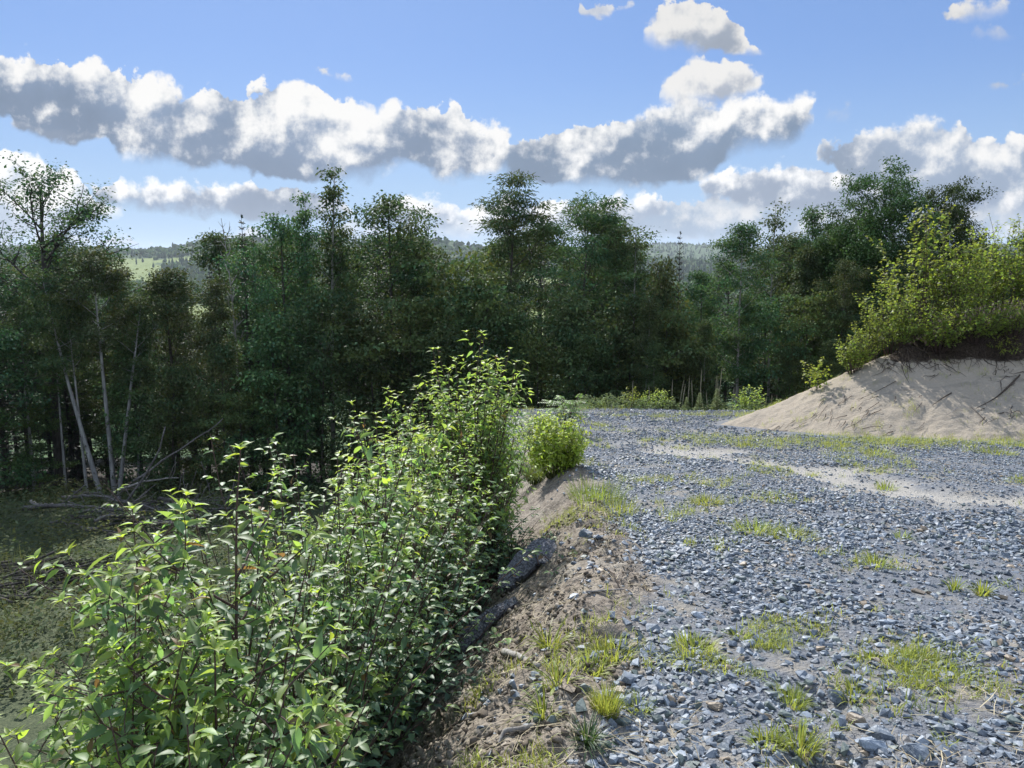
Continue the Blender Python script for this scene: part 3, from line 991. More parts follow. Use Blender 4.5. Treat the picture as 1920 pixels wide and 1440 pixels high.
def tuft(rng, n, r, h, mat='grass', w=0.004, lean=0.55, tint=0.6, segs=4):
    """one clump of grass, blades fanning outwards"""
    a, q = rng.uniform(0, 2 * PI, n), r * np.sqrt(rng.random(n))
    P = np.stack([np.cos(a) * q, np.sin(a) * q, np.full(n, -0.01)], 1)
    out = np.stack([np.cos(a), np.sin(a), np.zeros(n)], 1)
    return blades(rng, P, h * rng.uniform(0.5, 1.1, n), mat, 'blade', w, lean, segs, tint, out)


# ------------------------------------------------------------------ trees
def tree_parts(rng, H, r0=0.14, cb=0.25, R=2.0, shape=None, n_limb=26, el=(0.2, 0.9), leaf=0.15, cl_sig=0.30, flat=0.55, per=42, sub=4, lean=(0, 0), wob=0.06, mat='wood', bark='bark_dark',
               tmpl=T_RHOMB, tint=0.25, limb_up=0.3, cl_step=0.35, limb_r=0.30, sides=7, gap=0.12, forks=0, twigs=True, inner=0.35, top_tuft=True):
    """trunk with limbs, sub-limbs and clumps of leaf-sized faces"""
    if shape is None:
        shape = lambda t: math.sin(PI * min(1.0, 0.12 + 0.80 * t)) ** 0.8
    tb = Tubes(sides)
    P = bend((0, 0, -0.4), np.array((lean[0], lean[1], 1.0)), H + 0.4, 14, rng, up=0.25, wob=wob)
    P *= np.array((1, 1, H / P[-1, 2]))
    tb.add(P, r0 * np.linspace(1.15, 0.10, len(P)) ** 0.9)
    clumps = []
    ph = rng.uniform(0, 6.28)
    limbs = []
    for i in range(n_limb):
        f = (i + rng.uniform(0, 0.8)) / n_limb
        t = cb + (0.97 - cb) * f
        p, d = pl_at(P, t)
        az = ph + i * 2.4 + rng.normal(0, 0.35)
        e = el[0] + (el[1] - el[0]) * f + rng.normal(0, 0.12)
        L = max(0.35, R * shape(f) * rng.uniform(0.68, 1.18))
        dd = np.array((math.cos(az) * math.cos(e), math.sin(az) * math.cos(e), math.sin(e)))
        B = bend(p, dd, L, 7, rng, up=limb_up, wob=0.22)
        rr = max(0.012, r0 * limb_r * (1 - 0.6 * t) * (L / R) ** 0.6)
        tb.add(B, np.linspace(rr, rr * 0.2, len(B)), sides=5)
        limbs.append((B, L, rr, f))
    for B, L, rr, f in limbs:
        nn = max(2, int(L * (1 - inner) / cl_step))
        for j in range(nn):
            t = inner + (1 - inner) * (j + rng.uniform(0.2, 1)) / nn
            if rng.random() < gap:
                continue
            p, d = pl_at(B, t)
            clumps.append((p, 0.8 + 0.35 * rng.random(), f))
        clumps.append((B[-1], 0.85, f))
        for s in range(int(sub * min(1.6, 0.5 + L / R))):
            t0 = rng.uniform(0.2, 0.92)
            q, d = pl_at(B, t0)
            sd = unit(np.cross(d, UP) * rng.choice((-1, 1)) + d * 0.7 + rng.normal(0, 0.25, 3) + np.array((0, 0, 0.1)))
            L2 = L * rng.uniform(0.22, 0.45)
            B2 = bend(q, sd, L2, 4, rng, up=limb_up * 0.6, wob=0.25)
            tb.add(B2, np.linspace(max(0.008, rr * 0.42), 0.005, len(B2)), sides=4)
            for j in range(max(1, int(L2 / cl_step))):
                if rng.random() < gap:
                    continue
                p, d = pl_at(B2, (j + rng.uniform(0.4, 1.2)) / max(1, int(L2 / cl_step)))
                clumps.append((p, 0.65 + 0.45 * rng.random(), f))
    if top_tuft:
        clumps.append((P[-1], 0.8, 1.0)); clumps.append((P[-2], 0.9, 1.0))
    cp = np.array([c[0] for c in clumps]); cs = np.array([c[1] for c in clumps])
    m = (per * cs ** 2).astype(int)
    idx = np.repeat(np.arange(len(cp)), m)
    n = len(idx)
    off = rng.normal(0, 1, (n, 3)) * (cl_sig * cs[idx])[:, None] * np.array((1, 1, flat))
    pos = cp[idx] + off
    ctint = rng.uniform(-0.25, 0.25, len(cp))
    dr = unit(off * np.array((1, 1, 0.3)) + rng.normal(0, cl_sig * 0.8, (n, 3)) + np.array((0, 0, -0.10)))
    nm = unit(rng.normal(0, 0.55, (n, 3)) + UP)
    me = leaves_mesh('crown', tmpl, pos, dr, nm, leaf * rng.uniform(0.7, 1.25, n), tint + 1.3 * ctint[idx] + rng.uniform(-0.12, 0.12, n), M[mat], rng)
    return [('trunk', tb.data('trunk', M[bark])), ('crown', me)]


def spruce_parts(rng, H, R=1.5, r0=0.11, cb=0.06, dens=1.0, thin=1.0, needle=0.13):
    tb, lv = Tubes(6), Leaves()
    P = bend((0, 0, -0.3), UP, H + 0.3, 8, rng, up=0.4, wob=0.02)
    tb.add(P, r0 * np.linspace(1.1, 0.07, len(P)))
    z, k = cb * H, 0
    PP, DD, NN, SS, TT = [], [], [], [], []
    while z < H - 0.12:
        f = z / H
        L0 = R * (1 - f) ** 0.85 * thin + 0.10
        for j in range(6):
            az = k * 0.7 + j * PI / 3 + rng.normal(0, 0.22)
            if rng.random() < 0.12:
                continue
            L = L0 * rng.uniform(0.65, 1.12)
            e = -0.28 + 0.75 * f + rng.normal(0, 0.08)
            p, _ = pl_at(P, (z + 0.3) / (H + 0.3))
            B = bend(p, np.array((math.cos(az) * math.cos(e), math.sin(az) * math.cos(e), math.sin(e))), L, 4, rng, up=0.25, wob=0.1)
            tb.add(B, np.linspace(0.018, 0.004, len(B)), sides=3, cap=False)
            n = max(4, int(L / 0.045 * dens))
            t = rng.uniform(0.08, 1.0, n)
            q = np.array([pl_at(B, a)[0] for a in t])
            d = np.array([pl_at(B, a)[1] for a in t])
            sd = np.cross(d, UP) * rng.choice((-1, 1), n)[:, None]
            dv = unit(sd * 0.9 + d * 0.8 + rng.normal(0, 0.2, (n, 3)) + np.array((0, 0, -0.18)))
            PP.append(q); DD.append(dv); NN.append(unit(UP + rng.normal(0, 0.4, (n, 3)))); SS.append(rng.uniform(0.7, 1.5, n) * needle * (1.25 - 0.5 * t)); TT.append(rng.uniform(0, 0.5, n))
        z += 0.20 + 0.14 * (1 - f)
        k += 1
    PP.append(np.repeat(P[-1][None], 8, 0)); DD.append(unit(rng.normal(0, 0.4, (8, 3)) + UP)); NN.append(rng.normal(0, 1, (8, 3))); SS.append(np.full(8, 0.16)); TT.append(np.full(8, 0.3))
    me = leaves_mesh('crown', T_SLIM, np.concatenate(PP), np.concatenate(DD), np.concatenate(NN), np.concatenate(SS), np.concatenate(TT), M['spruce'], rng, width=1.2)
    return [('trunk', tb.data('trunk', M['bark_dark'])), ('crown', me)]


def bare_parts(rng, H, r0=0.08, n=14, bark='bark_grey', R=1.1, cb=0.5, lean=(0, 0), wob=0.1):
    tb = Tubes(6)
    P = bend((0, 0, -0.3), np.array((lean[0], lean[1], 1.0)), H + 0.3, 12, rng, up=0.2, wob=wob)
    tb.add(P, r0 * np.linspace(1.1, 0.12, len(P)))
    tw = Tubes(4)
    for i in range(n):
        t = cb + (0.97 - cb) * (i + rng.random()) / n
        p, d = pl_at(P, t)
        a = i * 2.4
        dd = np.array((math.cos(a), math.sin(a), rng.uniform(0.5, 1.3)))
        B = bend(p, dd, R * (1.15 - 0.7 * t) * rng.uniform(0.6, 1.2), 6, rng, up=0.3, wob=0.3)
        tw.add(B, np.linspace(r0 * 0.32, 0.007, len(B)))
        for k in range(3):
            q, d2 = pl_at(B, rng.uniform(0.3, 0.9))
            B2 = bend(q, unit(d2 + rng.normal(0, 0.6, 3)), R * rng.uniform(0.2, 0.4), 4, rng, up=0.3, wob=0.25)
            tw.add(B2, np.linspace(0.012, 0.006, len(B2)), sides=3)
    return [('trunk', tb.data('trunk', M[bark])), ('limb', tw.data('limb', M[bark]))]


# ------------------------------------------------------------------ far country: ridges across the valley and their woods
def interp_px(pts, s):
    q = sorted((st(px, py) for px, py in pts))
    return np.interp(s, [a for a, b in q], [b for a, b in q])


hs = np.linspace(-1.25, 1.25, 420)
hr = np.concatenate([np.geomspace(230, 1000, 40), np.linspace(1015, 1900, 80), np.geomspace(1930, 5200, 60)])
HS, HR = np.meshgrid(hs, hr)
R1 = [(-500, 474), (-100, 468), (180, 470), (262, 470), (330, 461), (400, 452), (470, 449), (560, 454), (680, 452), (760, 450), (830, 455), (900, 463), (1000, 476), (1150, 486), (1300, 490), (1600, 492), (2300, 480)]
R2 = [(-500, 452), (100, 466), (300, 474), (700, 470), (1000, 468), (1150, 466), (1250, 459), (1350, 463), (1500, 470), (1700, 464), (2300, 455)]


def hill_z(s, r):
    z1, z2 = interp_px(R1, s) * 1700, interp_px(R2, s) * 3400
    k = np.clip((r - 230) / (1700 - 230), 0, 1)
    up1 = -58 + (z1 + 58) * (0.16 * k + 0.84 * k ** 2.6)
    k2 = np.clip((r - 1700) / 1700., 0, 1)
    mid = z1 - 30 * np.sin(PI * np.clip(k2 / 0.8, 0, 1)) * (1 - k2)
    up2 = mid + (z2 - mid) * sstep(0.15, 1.0, k2)
    z = np.where(r < 1700, up1, up2)
    z = z - 60 * sstep(3500, 5200, r)
    x = s * r
    return z + CAMZ + 7 * fbm(x / 160., r / 160., 4, 201) * sstep(230, 600, r)


HZ = hill_z(HS, HR)
hx, hy = HS * HR, HR


def is_field(x, y):
    a = x / y
    pasture = (np.abs((a - st(215, 480)[0]) / 0.055) < 1 + 0.5 * vnoise(x / 60, y / 60, 210)) & (y > 1150) & (y < 1560)
    other = vnoise(x / 210., y / 150., 211) > 0.24
    return pasture | (other & (y < 1500) & (y > 380))


fld = is_field(hx.ravel(), hy.ravel()).astype(float)


def hills_mat():
    m, n = new_mat('hill_woods_and_pasture')
    pos = n.n('ShaderNodeNewGeometry').outputs['Position']
    f = n.n('ShaderNodeAttribute', attribute_name='field').outputs[2]
    n1 = n.noise(pos, 0.09, 4, 0.7)
    n2 = n.noise(pos, 0.012, 4, 0.6)
    w = n.mix(n.ramp(n1.outputs[0], 0.35, 0.65), (0.028, 0.056, 0.026), (0.085, 0.13, 0.05))
    g = n.mix(n2.outputs[0], (0.12, 0.17, 0.045), (0.21, 0.24, 0.08))
    bp = n.n('ShaderNodeBump', {'Height': n1.outputs[0], 'Strength': 1.0, 'Distance': 6.0})
    p = principled(n, Base_Color=n.mix(f, w, g), Roughness=0.95, Normal=bp.outputs[0])
    p.inputs['Specular IOR Level'].default_value = 0.1
    finish(n, p.outputs[0])
    return m


ny_, nx_ = HS.shape
I = np.arange(nx_ * ny_).reshape(ny_, nx_)
Q = np.stack([I[:-1, :-1], I[:-1, 1:], I[1:, 1:], I[1:, :-1]], -1).reshape(-1, 4)
hills = obj('hills', mesh_data('hills', np.stack([hx.ravel(), hy.ravel(), HZ.ravel()], 1), [Q], hills_mat(), True, dict(field=fld)))
tag(hills, kind='structure')

# crowns of the far woods, one mass
rng = np.random.default_rng(7)
n = 26000
fs = rng.uniform(-0.85, 0.85, n)
fr = np.concatenate([rng.uniform(420, 1000, n // 3), rng.uniform(1000, 1760, n - n // 3 - n // 5), rng.uniform(2300, 3450, n // 5)])
fx_, fy_ = fs * fr, fr
ok = ~is_field(fx_, fy_)
ok |= rng.random(n) < 0.025
fx_, fy_, fs, fr = fx_[ok], fy_[ok], fs[ok], fr[ok]
n = len(fx_)
fz_ = hill_z(fs, fr)
con = (vnoise(fx_ / 120., fy_ / 120., 220) + rng.normal(0, 0.12, n)) > 0.10
Rr = np.where(con, rng.uniform(1.6, 2.6, n), rng.uniform(3.0, 6.0, n))
Hh = np.where(con, rng.uniform(9, 17, n), rng.uniform(7, 12, n))
tm = []
for k, (zz, rr) in enumerate(((0.0, 0.55), (0.35, 1.0), (0.7, 0.72))):
    for j in range(7):
        a = 2 * PI * (j + 0.5 * (k % 2)) / 7
        tm.append((math.cos(a) * rr, math.sin(a) * rr, zz))
tm.append((0, 0, 1.0))
tm = np.array(tm)
V = tm[None] * np.stack([Rr, Rr, Hh], 1)[:, None]
V[con, 14:21, :2] *= 0.55
V[con, 7:14, :2] *= 0.9
V *= rng.uniform(0.72, 1.22, (n, 22, 1))
V += np.stack([fx_, fy_, fz_ - 1.0], 1)[:, None]
F4, F3 = [], []
for k in range(2):
    for j in range(7):
        a, b = k * 7 + j, k * 7 + (j + 1) % 7
        F4.append((a, b, b + 7, a + 7))
for j in range(7):
    F3.append((14 + j, 14 + (j + 1) % 7, 21))
off = (np.arange(n) * 22)[:, None, None]
M['far'] = leaf_mat('far_wood', (0.034, 0.064, 0.034), (0.12, 0.17, 0.06), (0.03, 0.06, 0.02), (0.1, 0.14, 0.03), rough=0.9, spec=0.05, trans=0.12, var=0.7)
far_forest = obj('far_forest', mesh_data('far_forest', V.reshape(-1, 3), [(np.array(F4)[None] + off).reshape(-1, 4), (np.array(F3)[None] + off).reshape(-1, 3)], M['far'], False,
                                         dict(tint=np.repeat(np.where(con, 0.0, rng.uniform(0.1, 1.0, n)), 22), vary=np.repeat(rng.random(n), 22))))
tag(far_forest, "blue-green woods covering the ridges across the valley", kind='stuff')

# ------------------------------------------------------------------ the wood below the road
rng = np.random.default_rng(11)
PROTO = {}


def proto(key, H0, parts):
    PROTO[key] = [H0, parts, False]


bell = lambda t: (1 - t) ** 0.7 * (0.55 + 0.45 * min(1, t * 4)) + 0.12
ball = lambda t: math.sqrt(max(0.02, 1 - (2 * t - 0.9) ** 2 / 1.3))
vase = lambda t: 0.55 + 0.45 * math.sin(PI * min(1, t * 0.95 + 0.05))
W = dict(leaf=0.12, cl_sig=0.27, flat=0.42, cl_step=0.62)
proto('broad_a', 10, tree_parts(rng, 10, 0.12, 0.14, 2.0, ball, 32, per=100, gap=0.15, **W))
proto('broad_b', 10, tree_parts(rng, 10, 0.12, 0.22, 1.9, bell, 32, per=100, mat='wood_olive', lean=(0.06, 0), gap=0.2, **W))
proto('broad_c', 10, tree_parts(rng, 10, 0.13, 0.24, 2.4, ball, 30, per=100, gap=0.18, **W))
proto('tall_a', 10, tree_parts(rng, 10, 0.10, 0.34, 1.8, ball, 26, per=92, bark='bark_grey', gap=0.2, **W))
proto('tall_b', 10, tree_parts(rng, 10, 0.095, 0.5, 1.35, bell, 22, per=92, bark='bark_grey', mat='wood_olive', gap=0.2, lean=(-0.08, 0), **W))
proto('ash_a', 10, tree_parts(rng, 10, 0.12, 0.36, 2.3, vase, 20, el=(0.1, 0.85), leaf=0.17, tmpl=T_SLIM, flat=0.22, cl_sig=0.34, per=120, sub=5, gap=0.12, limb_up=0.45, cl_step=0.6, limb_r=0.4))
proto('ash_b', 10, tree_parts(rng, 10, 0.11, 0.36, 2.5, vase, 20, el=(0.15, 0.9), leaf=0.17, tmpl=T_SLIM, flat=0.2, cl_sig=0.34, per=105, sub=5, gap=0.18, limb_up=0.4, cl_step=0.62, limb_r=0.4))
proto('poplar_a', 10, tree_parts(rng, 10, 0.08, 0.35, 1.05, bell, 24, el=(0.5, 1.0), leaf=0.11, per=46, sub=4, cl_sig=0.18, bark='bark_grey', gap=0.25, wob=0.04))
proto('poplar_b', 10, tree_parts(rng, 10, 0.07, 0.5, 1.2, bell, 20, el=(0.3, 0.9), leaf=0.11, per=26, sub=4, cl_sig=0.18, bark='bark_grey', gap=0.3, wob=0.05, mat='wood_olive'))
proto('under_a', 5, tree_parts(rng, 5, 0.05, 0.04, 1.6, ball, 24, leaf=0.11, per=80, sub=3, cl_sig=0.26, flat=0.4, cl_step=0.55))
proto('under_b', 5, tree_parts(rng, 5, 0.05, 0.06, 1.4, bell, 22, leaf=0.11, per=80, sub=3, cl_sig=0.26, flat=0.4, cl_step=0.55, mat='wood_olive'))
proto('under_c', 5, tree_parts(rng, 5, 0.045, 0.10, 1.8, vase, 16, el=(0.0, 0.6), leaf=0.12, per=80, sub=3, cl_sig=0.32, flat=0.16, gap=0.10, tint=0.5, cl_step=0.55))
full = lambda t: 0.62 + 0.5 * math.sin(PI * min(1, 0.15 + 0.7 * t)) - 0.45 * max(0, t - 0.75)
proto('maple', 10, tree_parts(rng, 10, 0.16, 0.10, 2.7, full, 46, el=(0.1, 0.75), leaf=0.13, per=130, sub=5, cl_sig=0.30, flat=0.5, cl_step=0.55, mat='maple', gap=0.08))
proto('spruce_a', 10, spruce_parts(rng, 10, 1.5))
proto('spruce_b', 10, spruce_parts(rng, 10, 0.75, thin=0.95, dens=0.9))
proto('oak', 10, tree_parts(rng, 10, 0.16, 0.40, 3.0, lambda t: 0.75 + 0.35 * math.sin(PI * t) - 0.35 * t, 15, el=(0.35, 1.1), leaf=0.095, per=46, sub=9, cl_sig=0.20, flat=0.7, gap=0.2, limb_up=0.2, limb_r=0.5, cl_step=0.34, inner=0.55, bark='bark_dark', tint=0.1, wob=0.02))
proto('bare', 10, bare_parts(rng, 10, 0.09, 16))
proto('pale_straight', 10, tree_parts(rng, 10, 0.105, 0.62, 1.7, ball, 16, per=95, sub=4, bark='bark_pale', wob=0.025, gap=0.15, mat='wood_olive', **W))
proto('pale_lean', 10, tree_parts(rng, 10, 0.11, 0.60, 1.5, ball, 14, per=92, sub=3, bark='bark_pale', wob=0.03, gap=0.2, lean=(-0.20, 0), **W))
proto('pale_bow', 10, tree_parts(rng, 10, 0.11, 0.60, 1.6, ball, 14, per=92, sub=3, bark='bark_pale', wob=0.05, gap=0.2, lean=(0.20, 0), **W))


def plant_tree(key, name, px, y, top_row, wide=1.0, rz=None, label=None, cat='tree', group=None, sink=0.0, x=None, H=None):
    H0, parts, used = PROTO[key]
    s, t = st(px, top_row)
    x = s * y if x is None else x
    z = gz(x, y) - sink
    H = (CAMZ + t * y) - z if H is None else H
    if not used:
        o = plant(name, (0, 0, 0), parts)
        PROTO[key][2] = o
    else:
        o = copy_thing(used, (0, 0, 0))
        o.name = name
        for ch in o.children:
            pass
    k = H / H0
    o.location = (x, y, z)
    o.rotation_euler = (0, 0, rng.uniform(0, 6.28) if rz is None else rz)
    o.scale = (k * wide, k * wide, k)
    for q in ('label', 'category', 'group'):
        if q in o:
            del o[q]
    return tag(o, label, cat, group)


TREES = [
    ('oak', 'broadleaf_tree', 66, 36, 352, 1.15, 0.4, "tall airy tree with dark forked limbs, sky showing through its thin crown above the clearing"),
    ('pale_straight', 'broadleaf_tree', 178, 33.5, 478, 0.95, 1.0, "slender tree with long straight pale trunk rising beside the heap of fallen logs"),
    ('pale_lean', 'broadleaf_tree', 160, 33, 520, 1.0, 0.0, "slim pale-barked tree leaning away from the straight pale trunk at the log heap"),
    ('pale_bow', 'broadleaf_tree', 190, 33.3, 560, 0.95, 0.0, "slim grey tree bowing outwards above the log heap, opposite the leaning pale trunk"),
    ('pale_straight', 'broadleaf_tree', 30, 34.5, 560, 0.8, 2.0, "thin tree with pale trunk standing alone in the darkest corner beneath the airy tree"),
    ('spruce_a', 'spruce_tree', 20, 37, 530, 1.1, None, "broad dark spruce in the black shade beneath the airy tree"),
    ('spruce_a', 'spruce_tree', -30, 36, 470, 1.1, None, "tall dark spruce cut by the photo's edge below the airy tree"),
    ('spruce_a', 'spruce_tree', 105, 38, 505, 1.0, None, "dark spruce between the airy tree and the pale straight trunk"),
    ('broad_b', 'broadleaf_tree', 235, 37, 520, 0.85, None, "olive bushy tree in the gap where the far pasture shows above it"),
    ('broad_a', 'broadleaf_tree', 305, 35, 508, 0.95, None, "round dull-green tree below the view of the distant pasture and ridge"),
    ('broad_b', 'broadleaf_tree', 365, 34, 528, 0.9, None, "olive tree with several thin stems next to the bare twiggy snag"),
    ('bare', 'dead_tree', 432, 36, 405, 0.8, None, "leafless dead tree whose bare twigs fork against the low clouds"),
    ('spruce_b', 'spruce_tree', 455, 36, 410, 0.75, None, "thin spire-topped spruce right beside the leafless dead tree"),
    ('spruce_b', 'spruce_tree', 474, 38, 436, 0.7, None, "second, lower spire spruce half behind the thin spire-topped one"),
    ('broad_c', 'broadleaf_tree', 530, 36, 428, 0.85, None, "dense dark tree between the spire spruces and the tall feathery poplar"),
    ('poplar_a', 'poplar_tree', 604, 36, 318, 0.95, None, "tall feathery poplar with a pointed two-tiered top above all its neighbours"),
    ('poplar_a', 'poplar_tree', 556, 37, 366, 0.8, None, "narrow poplar with leafy top beside the tall feathery poplar"),
    ('tall_b', 'broadleaf_tree', 655, 38, 425, 0.8, None, "pale-leaved thin tree between the feathery poplar and the broad two-stemmed tree"),
    ('broad_c', 'broadleaf_tree', 735, 36, 392, 0.95, None, "broad tree with two dark stems and a domed top, distant ridge beside it"),
    ('broad_a', 'broadleaf_tree', 785, 38, 462, 0.6, None, "smaller rounded tree touching the broad two-stemmed dome"),
    ('under_c', 'broadleaf_tree', 870, 34, 500, 0.8, None, "yellowish spreading tree just below the gap with the blue ridge, before the tall ash"),
    ('ash_a', 'ash_tree', 940, 36, 376, 0.92, 0.6, "tallest ash with layered open crown and a visible dark trunk, mid forest edge"),
    ('ash_b', 'ash_tree', 1080, 36, 410, 0.95, 2.0, "wide layered ash with flat-topped lacy crown beside the tallest ash"),
    ('ash_b', 'ash_tree', 1120, 38, 420, 0.8, 4.0, "lower lacy ash merging into the flat-topped ash"),
    ('poplar_b', 'poplar_tree', 1190, 36, 428, 1.0, None, "thin pale-leaved tree with wispy top next to the flat-topped ash"),
    ('under_b', 'broadleaf_tree', 1240, 33, 500, 0.6, None, "young yellow-green tree before the small pointed spruce"),
    ('spruce_a', 'spruce_tree', 1278, 38, 440, 0.6, None, "small pointed spruce standing out against the blue ridge"),
    ('broad_a', 'broadleaf_tree', 1325, 37, 512, 0.7, None, "low round tree between the small pointed spruce and the fork-trunked tree"),
    ('tall_a', 'broadleaf_tree', 1400, 32, 425, 0.8, None, "dark-topped tree with a grey trunk forked near the gravel's far edge"),
    ('poplar_b', 'poplar_tree', 1458, 37, 380, 0.95, None, "see-through silvery tree with sparse leaves behind the fork-trunked tree"),
    ('tall_b', 'broadleaf_tree', 1500, 35, 462, 0.9, None, "olive tree with thin stems between the silvery tree and the big maple"),
    ('broad_b', 'broadleaf_tree', 1545, 36, 392, 0.65, None, "pale-topped tree leaning against the flank of the big dark maple"),
    ('maple', 'maple_tree', 1662, 33, 380, 0.85, None, "big dense dark-green maple towering behind the bushes on the sand bank"),
    ('maple', 'maple_tree', 1768, 36, 400, 0.8, None, "second dark maple, lower, half hidden behind the birch bushes"),
    ('maple', 'maple_tree', 1600, 34.5, 452, 0.8, None, "third dark maple, filling the flank of the biggest one towards the silvery tree"),
    ('broad_c', 'broadleaf_tree', 1715, 31, 440, 0.8, None, "dark green tree between the two big maples, low behind the birch bushes"),
    ('pale_straight', 'broadleaf_tree', 132, 33.2, 560, 0.75, None, "thin pale-trunked tree just inside the leaning pale trunk"),
    ('pale_bow', 'broadleaf_tree', 232, 34, 600, 0.7, 1.2, "thin grey trunk standing on the pasture side of the log heap"),
    ('pale_straight', 'broadleaf_tree', 95, 34.2, 600, 0.7, 2.2, "thin pale trunk in the dark between the dark spruce and the leaning trunk"),
    ('broad_c', 'broadleaf_tree', 1590, 31, 500, 0.8, None, "dark round tree under the big maple, just beyond the bank's bushes"),
]
for key, nm, px, y, top, wide, rz, label in TREES:
    plant_tree(key, nm, px, y, top, wide, rz, label, 'tree')
# the twin stem of the fork-trunked tree and more thin stems that catch the light
for px, y, top, lb in ((1207, 31, 560, "thin grey-stemmed young tree rising behind the shrubs at the gravel's far edge"),
                       (1150, 33, 590, "crooked dark-stemmed young tree in the shade beneath the flat-topped ash"),
                       (1320, 32, 600, "spindly grey stem beside the deepest shadow, near the fork-trunked tree"),
                       (1378, 32.3, 560, "second grey stem leaning off the foot of the fork-trunked tree"),
                       (1232, 30.5, 640, "short slanting grey stem just behind the mullein stalks")):
    plant_tree('tall_b', 'young_tree', px, y, top, 0.75, None, lb, 'tree')
# low leafy growth along the shaded edge
edge = [(-40, 32, 640), (70, 34.5, 760), (250, 34.5, 640), (310, 33, 700), (410, 33, 660), (450, 32, 740), (510, 33, 600),
        (590, 33, 570), (700, 33, 600), (770, 33, 570), (830, 32, 620), (880, 33, 550), (960, 33, 580), (1010, 32, 640), (1065, 33, 560), (1110, 32, 640),
        (1170, 33, 570), (1245, 32, 590), (1290, 31.5, 660), (1440, 32, 580), (1480, 31, 660), (1520, 32, 560), (1560, 30, 640), (1590, 31, 600), (1640, 31, 560), (1700, 30, 560), (1790, 32, 500), (1880, 32, 480), (1960, 33, 450)]
for i, (px, y, top) in enumerate(edge):
    plant_tree(('under_a', 'under_c', 'under_b', 'under_a')[i % 4], 'young_tree', px, y, top, rng.uniform(0.75, 1.0), None,
               "low leafy young tree filling the shaded front of the wood", 'tree', "young trees along the shaded forest edge")
# the mass behind
kinds = ['broad_a', 'broad_b', 'spruce_a', 'broad_c', 'broad_a', 'tall_a', 'spruce_a', 'broad_b']
i = 0
for row, (y0, top) in enumerate(((40.5, 488), (45, 494), (50.5, 500))):
    for px in np.arange(-160, 2100, 86 - 6 * row):
        px = px + rng.uniform(-24, 24)
        gap = 165 < px < 395 or 800 < px < 880 or 1200 < px < 1360
        tr = top + rng.uniform(-58, 30) + (66 if gap else (14 if px < 170 else -22))
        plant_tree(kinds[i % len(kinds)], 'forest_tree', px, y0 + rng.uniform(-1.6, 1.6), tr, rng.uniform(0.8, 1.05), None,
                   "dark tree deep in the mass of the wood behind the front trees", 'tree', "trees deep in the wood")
        i += 1
# the wood goes on past the frame and throws the shade that lies on the clearing
for k in range(14):
    x, y = -26 - 2.2 * (k % 5), 20 + 3.2 * k * 0.8
    plant_tree(('broad_a', 'spruce_a', 'broad_c')[k % 3], 'forest_tree', 0, y + rng.uniform(-1, 1), 0, 0.95, None,
               "dark tree deep in the mass of the wood behind the front trees", 'tree', "trees deep in the wood", x=x + rng.uniform(-1, 1), H=rng.uniform(10, 13))


# ------------------------------------------------------------------ crushed slate on the pad
def hit(px, py, ymax=60.0):
    """the point of the ground or the bank that a photo pixel looks at"""
    s, t = st(px, py)
    ys = np.arange(1.2, ymax, 0.02)
    xs = s * ys
    zs = total_z(xs, ys)
    on = (ys > 14) & (xs > bx[0]) & (ys < 20)
    zs[on] = np.maximum(zs[on], BANK_H[np.clip(np.searchsorted(by, ys[on]), 0, len(by) - 1), np.clip(np.searchsorted(bx, xs[on]), 0, len(bx) - 1)])
    below = CAMZ + t * ys <= zs
    k = int(np.argmax(below)) if below.any() else int(np.searchsorted(ys, 18.0))
    y = ys[k]
    return np.array((s * y, y, zs[k]))


def hull_stone(rng, npts=11, flat=0.5):
    bm = bmesh.new()
    P = unit(rng.normal(0, 1, (npts, 3))) * rng.uniform(0.75, 1.0, (npts, 1))
    P = np.sign(P) * np.abs(P) ** 0.8 * np.array((1.0, rng.uniform(0.6, 0.9), flat))
    vs = [bm.verts.new(p) for p in P]
    r = bmesh.ops.convex_hull(bm, input=vs)
    bmesh.ops.delete(bm, geom=[v for v in bm.verts if not v.link_faces], context='VERTS')
    bmesh.ops.triangulate(bm, faces=bm.faces)
    bm.verts.index_update()
    V = np.array([v.co[:] for v in bm.verts])
    F = np.array([[v.index for v in f.verts] for f in bm.faces])
    bm.free()
    return V, F


rng = np.random.default_rng(23)
HULLS = [hull_stone(rng, int(rng.integers(8, 13)), f) for f in (0.30, 0.38, 0.45, 0.5, 0.6, 0.75, 0.34, 0.42, 0.55, 0.28, 0.48, 0.65)]
LOWH = [hull_stone(rng, 7, f) for f in (0.4, 0.5, 0.6, 0.7)]


def frames(rng, n, tilt):
    """random stone orientations: any heading, tilted about tilt radians"""
    a, b, c = rng.uniform(0, 2 * PI, n), rng.normal(0, tilt, n), rng.normal(0, tilt, n)
    ca, sa, cb, sb, cc, sc = np.cos(a), np.sin(a), np.cos(b), np.sin(b), np.cos(c), np.sin(c)
    R = np.empty((n, 3, 3))
    R[:, 0] = np.stack([ca * cb, ca * sb * sc - sa * cc, ca * sb * cc + sa * sc], 1)
    R[:, 1] = np.stack([sa * cb, sa * sb * sc + ca * cc, sa * sb * cc - ca * sc], 1)
    R[:, 2] = np.stack([-sb, cb * sc, cb * cc], 1)
    return R


def gravel_density(x, y):
    w = edge_x(y) - x
    d = 1 - 0.93 * soil_mask(x, y)
    d *= 1 - 0.86 * track_mask(x, y)
    d *= 1 - 0.55 * zone_straw(x, y)
    d *= sstep(0.55, -0.05, w)
    d *= 0.38 + 0.62 * sstep(-0.22, 0.06, fbm(x * 0.6, y * 0.6, 4, 300, 0.6))
    b, _ = bank_h(x, y)
    d *= 1 - sstep(-0.35, -0.05, b - road_z(x, y))
    return d


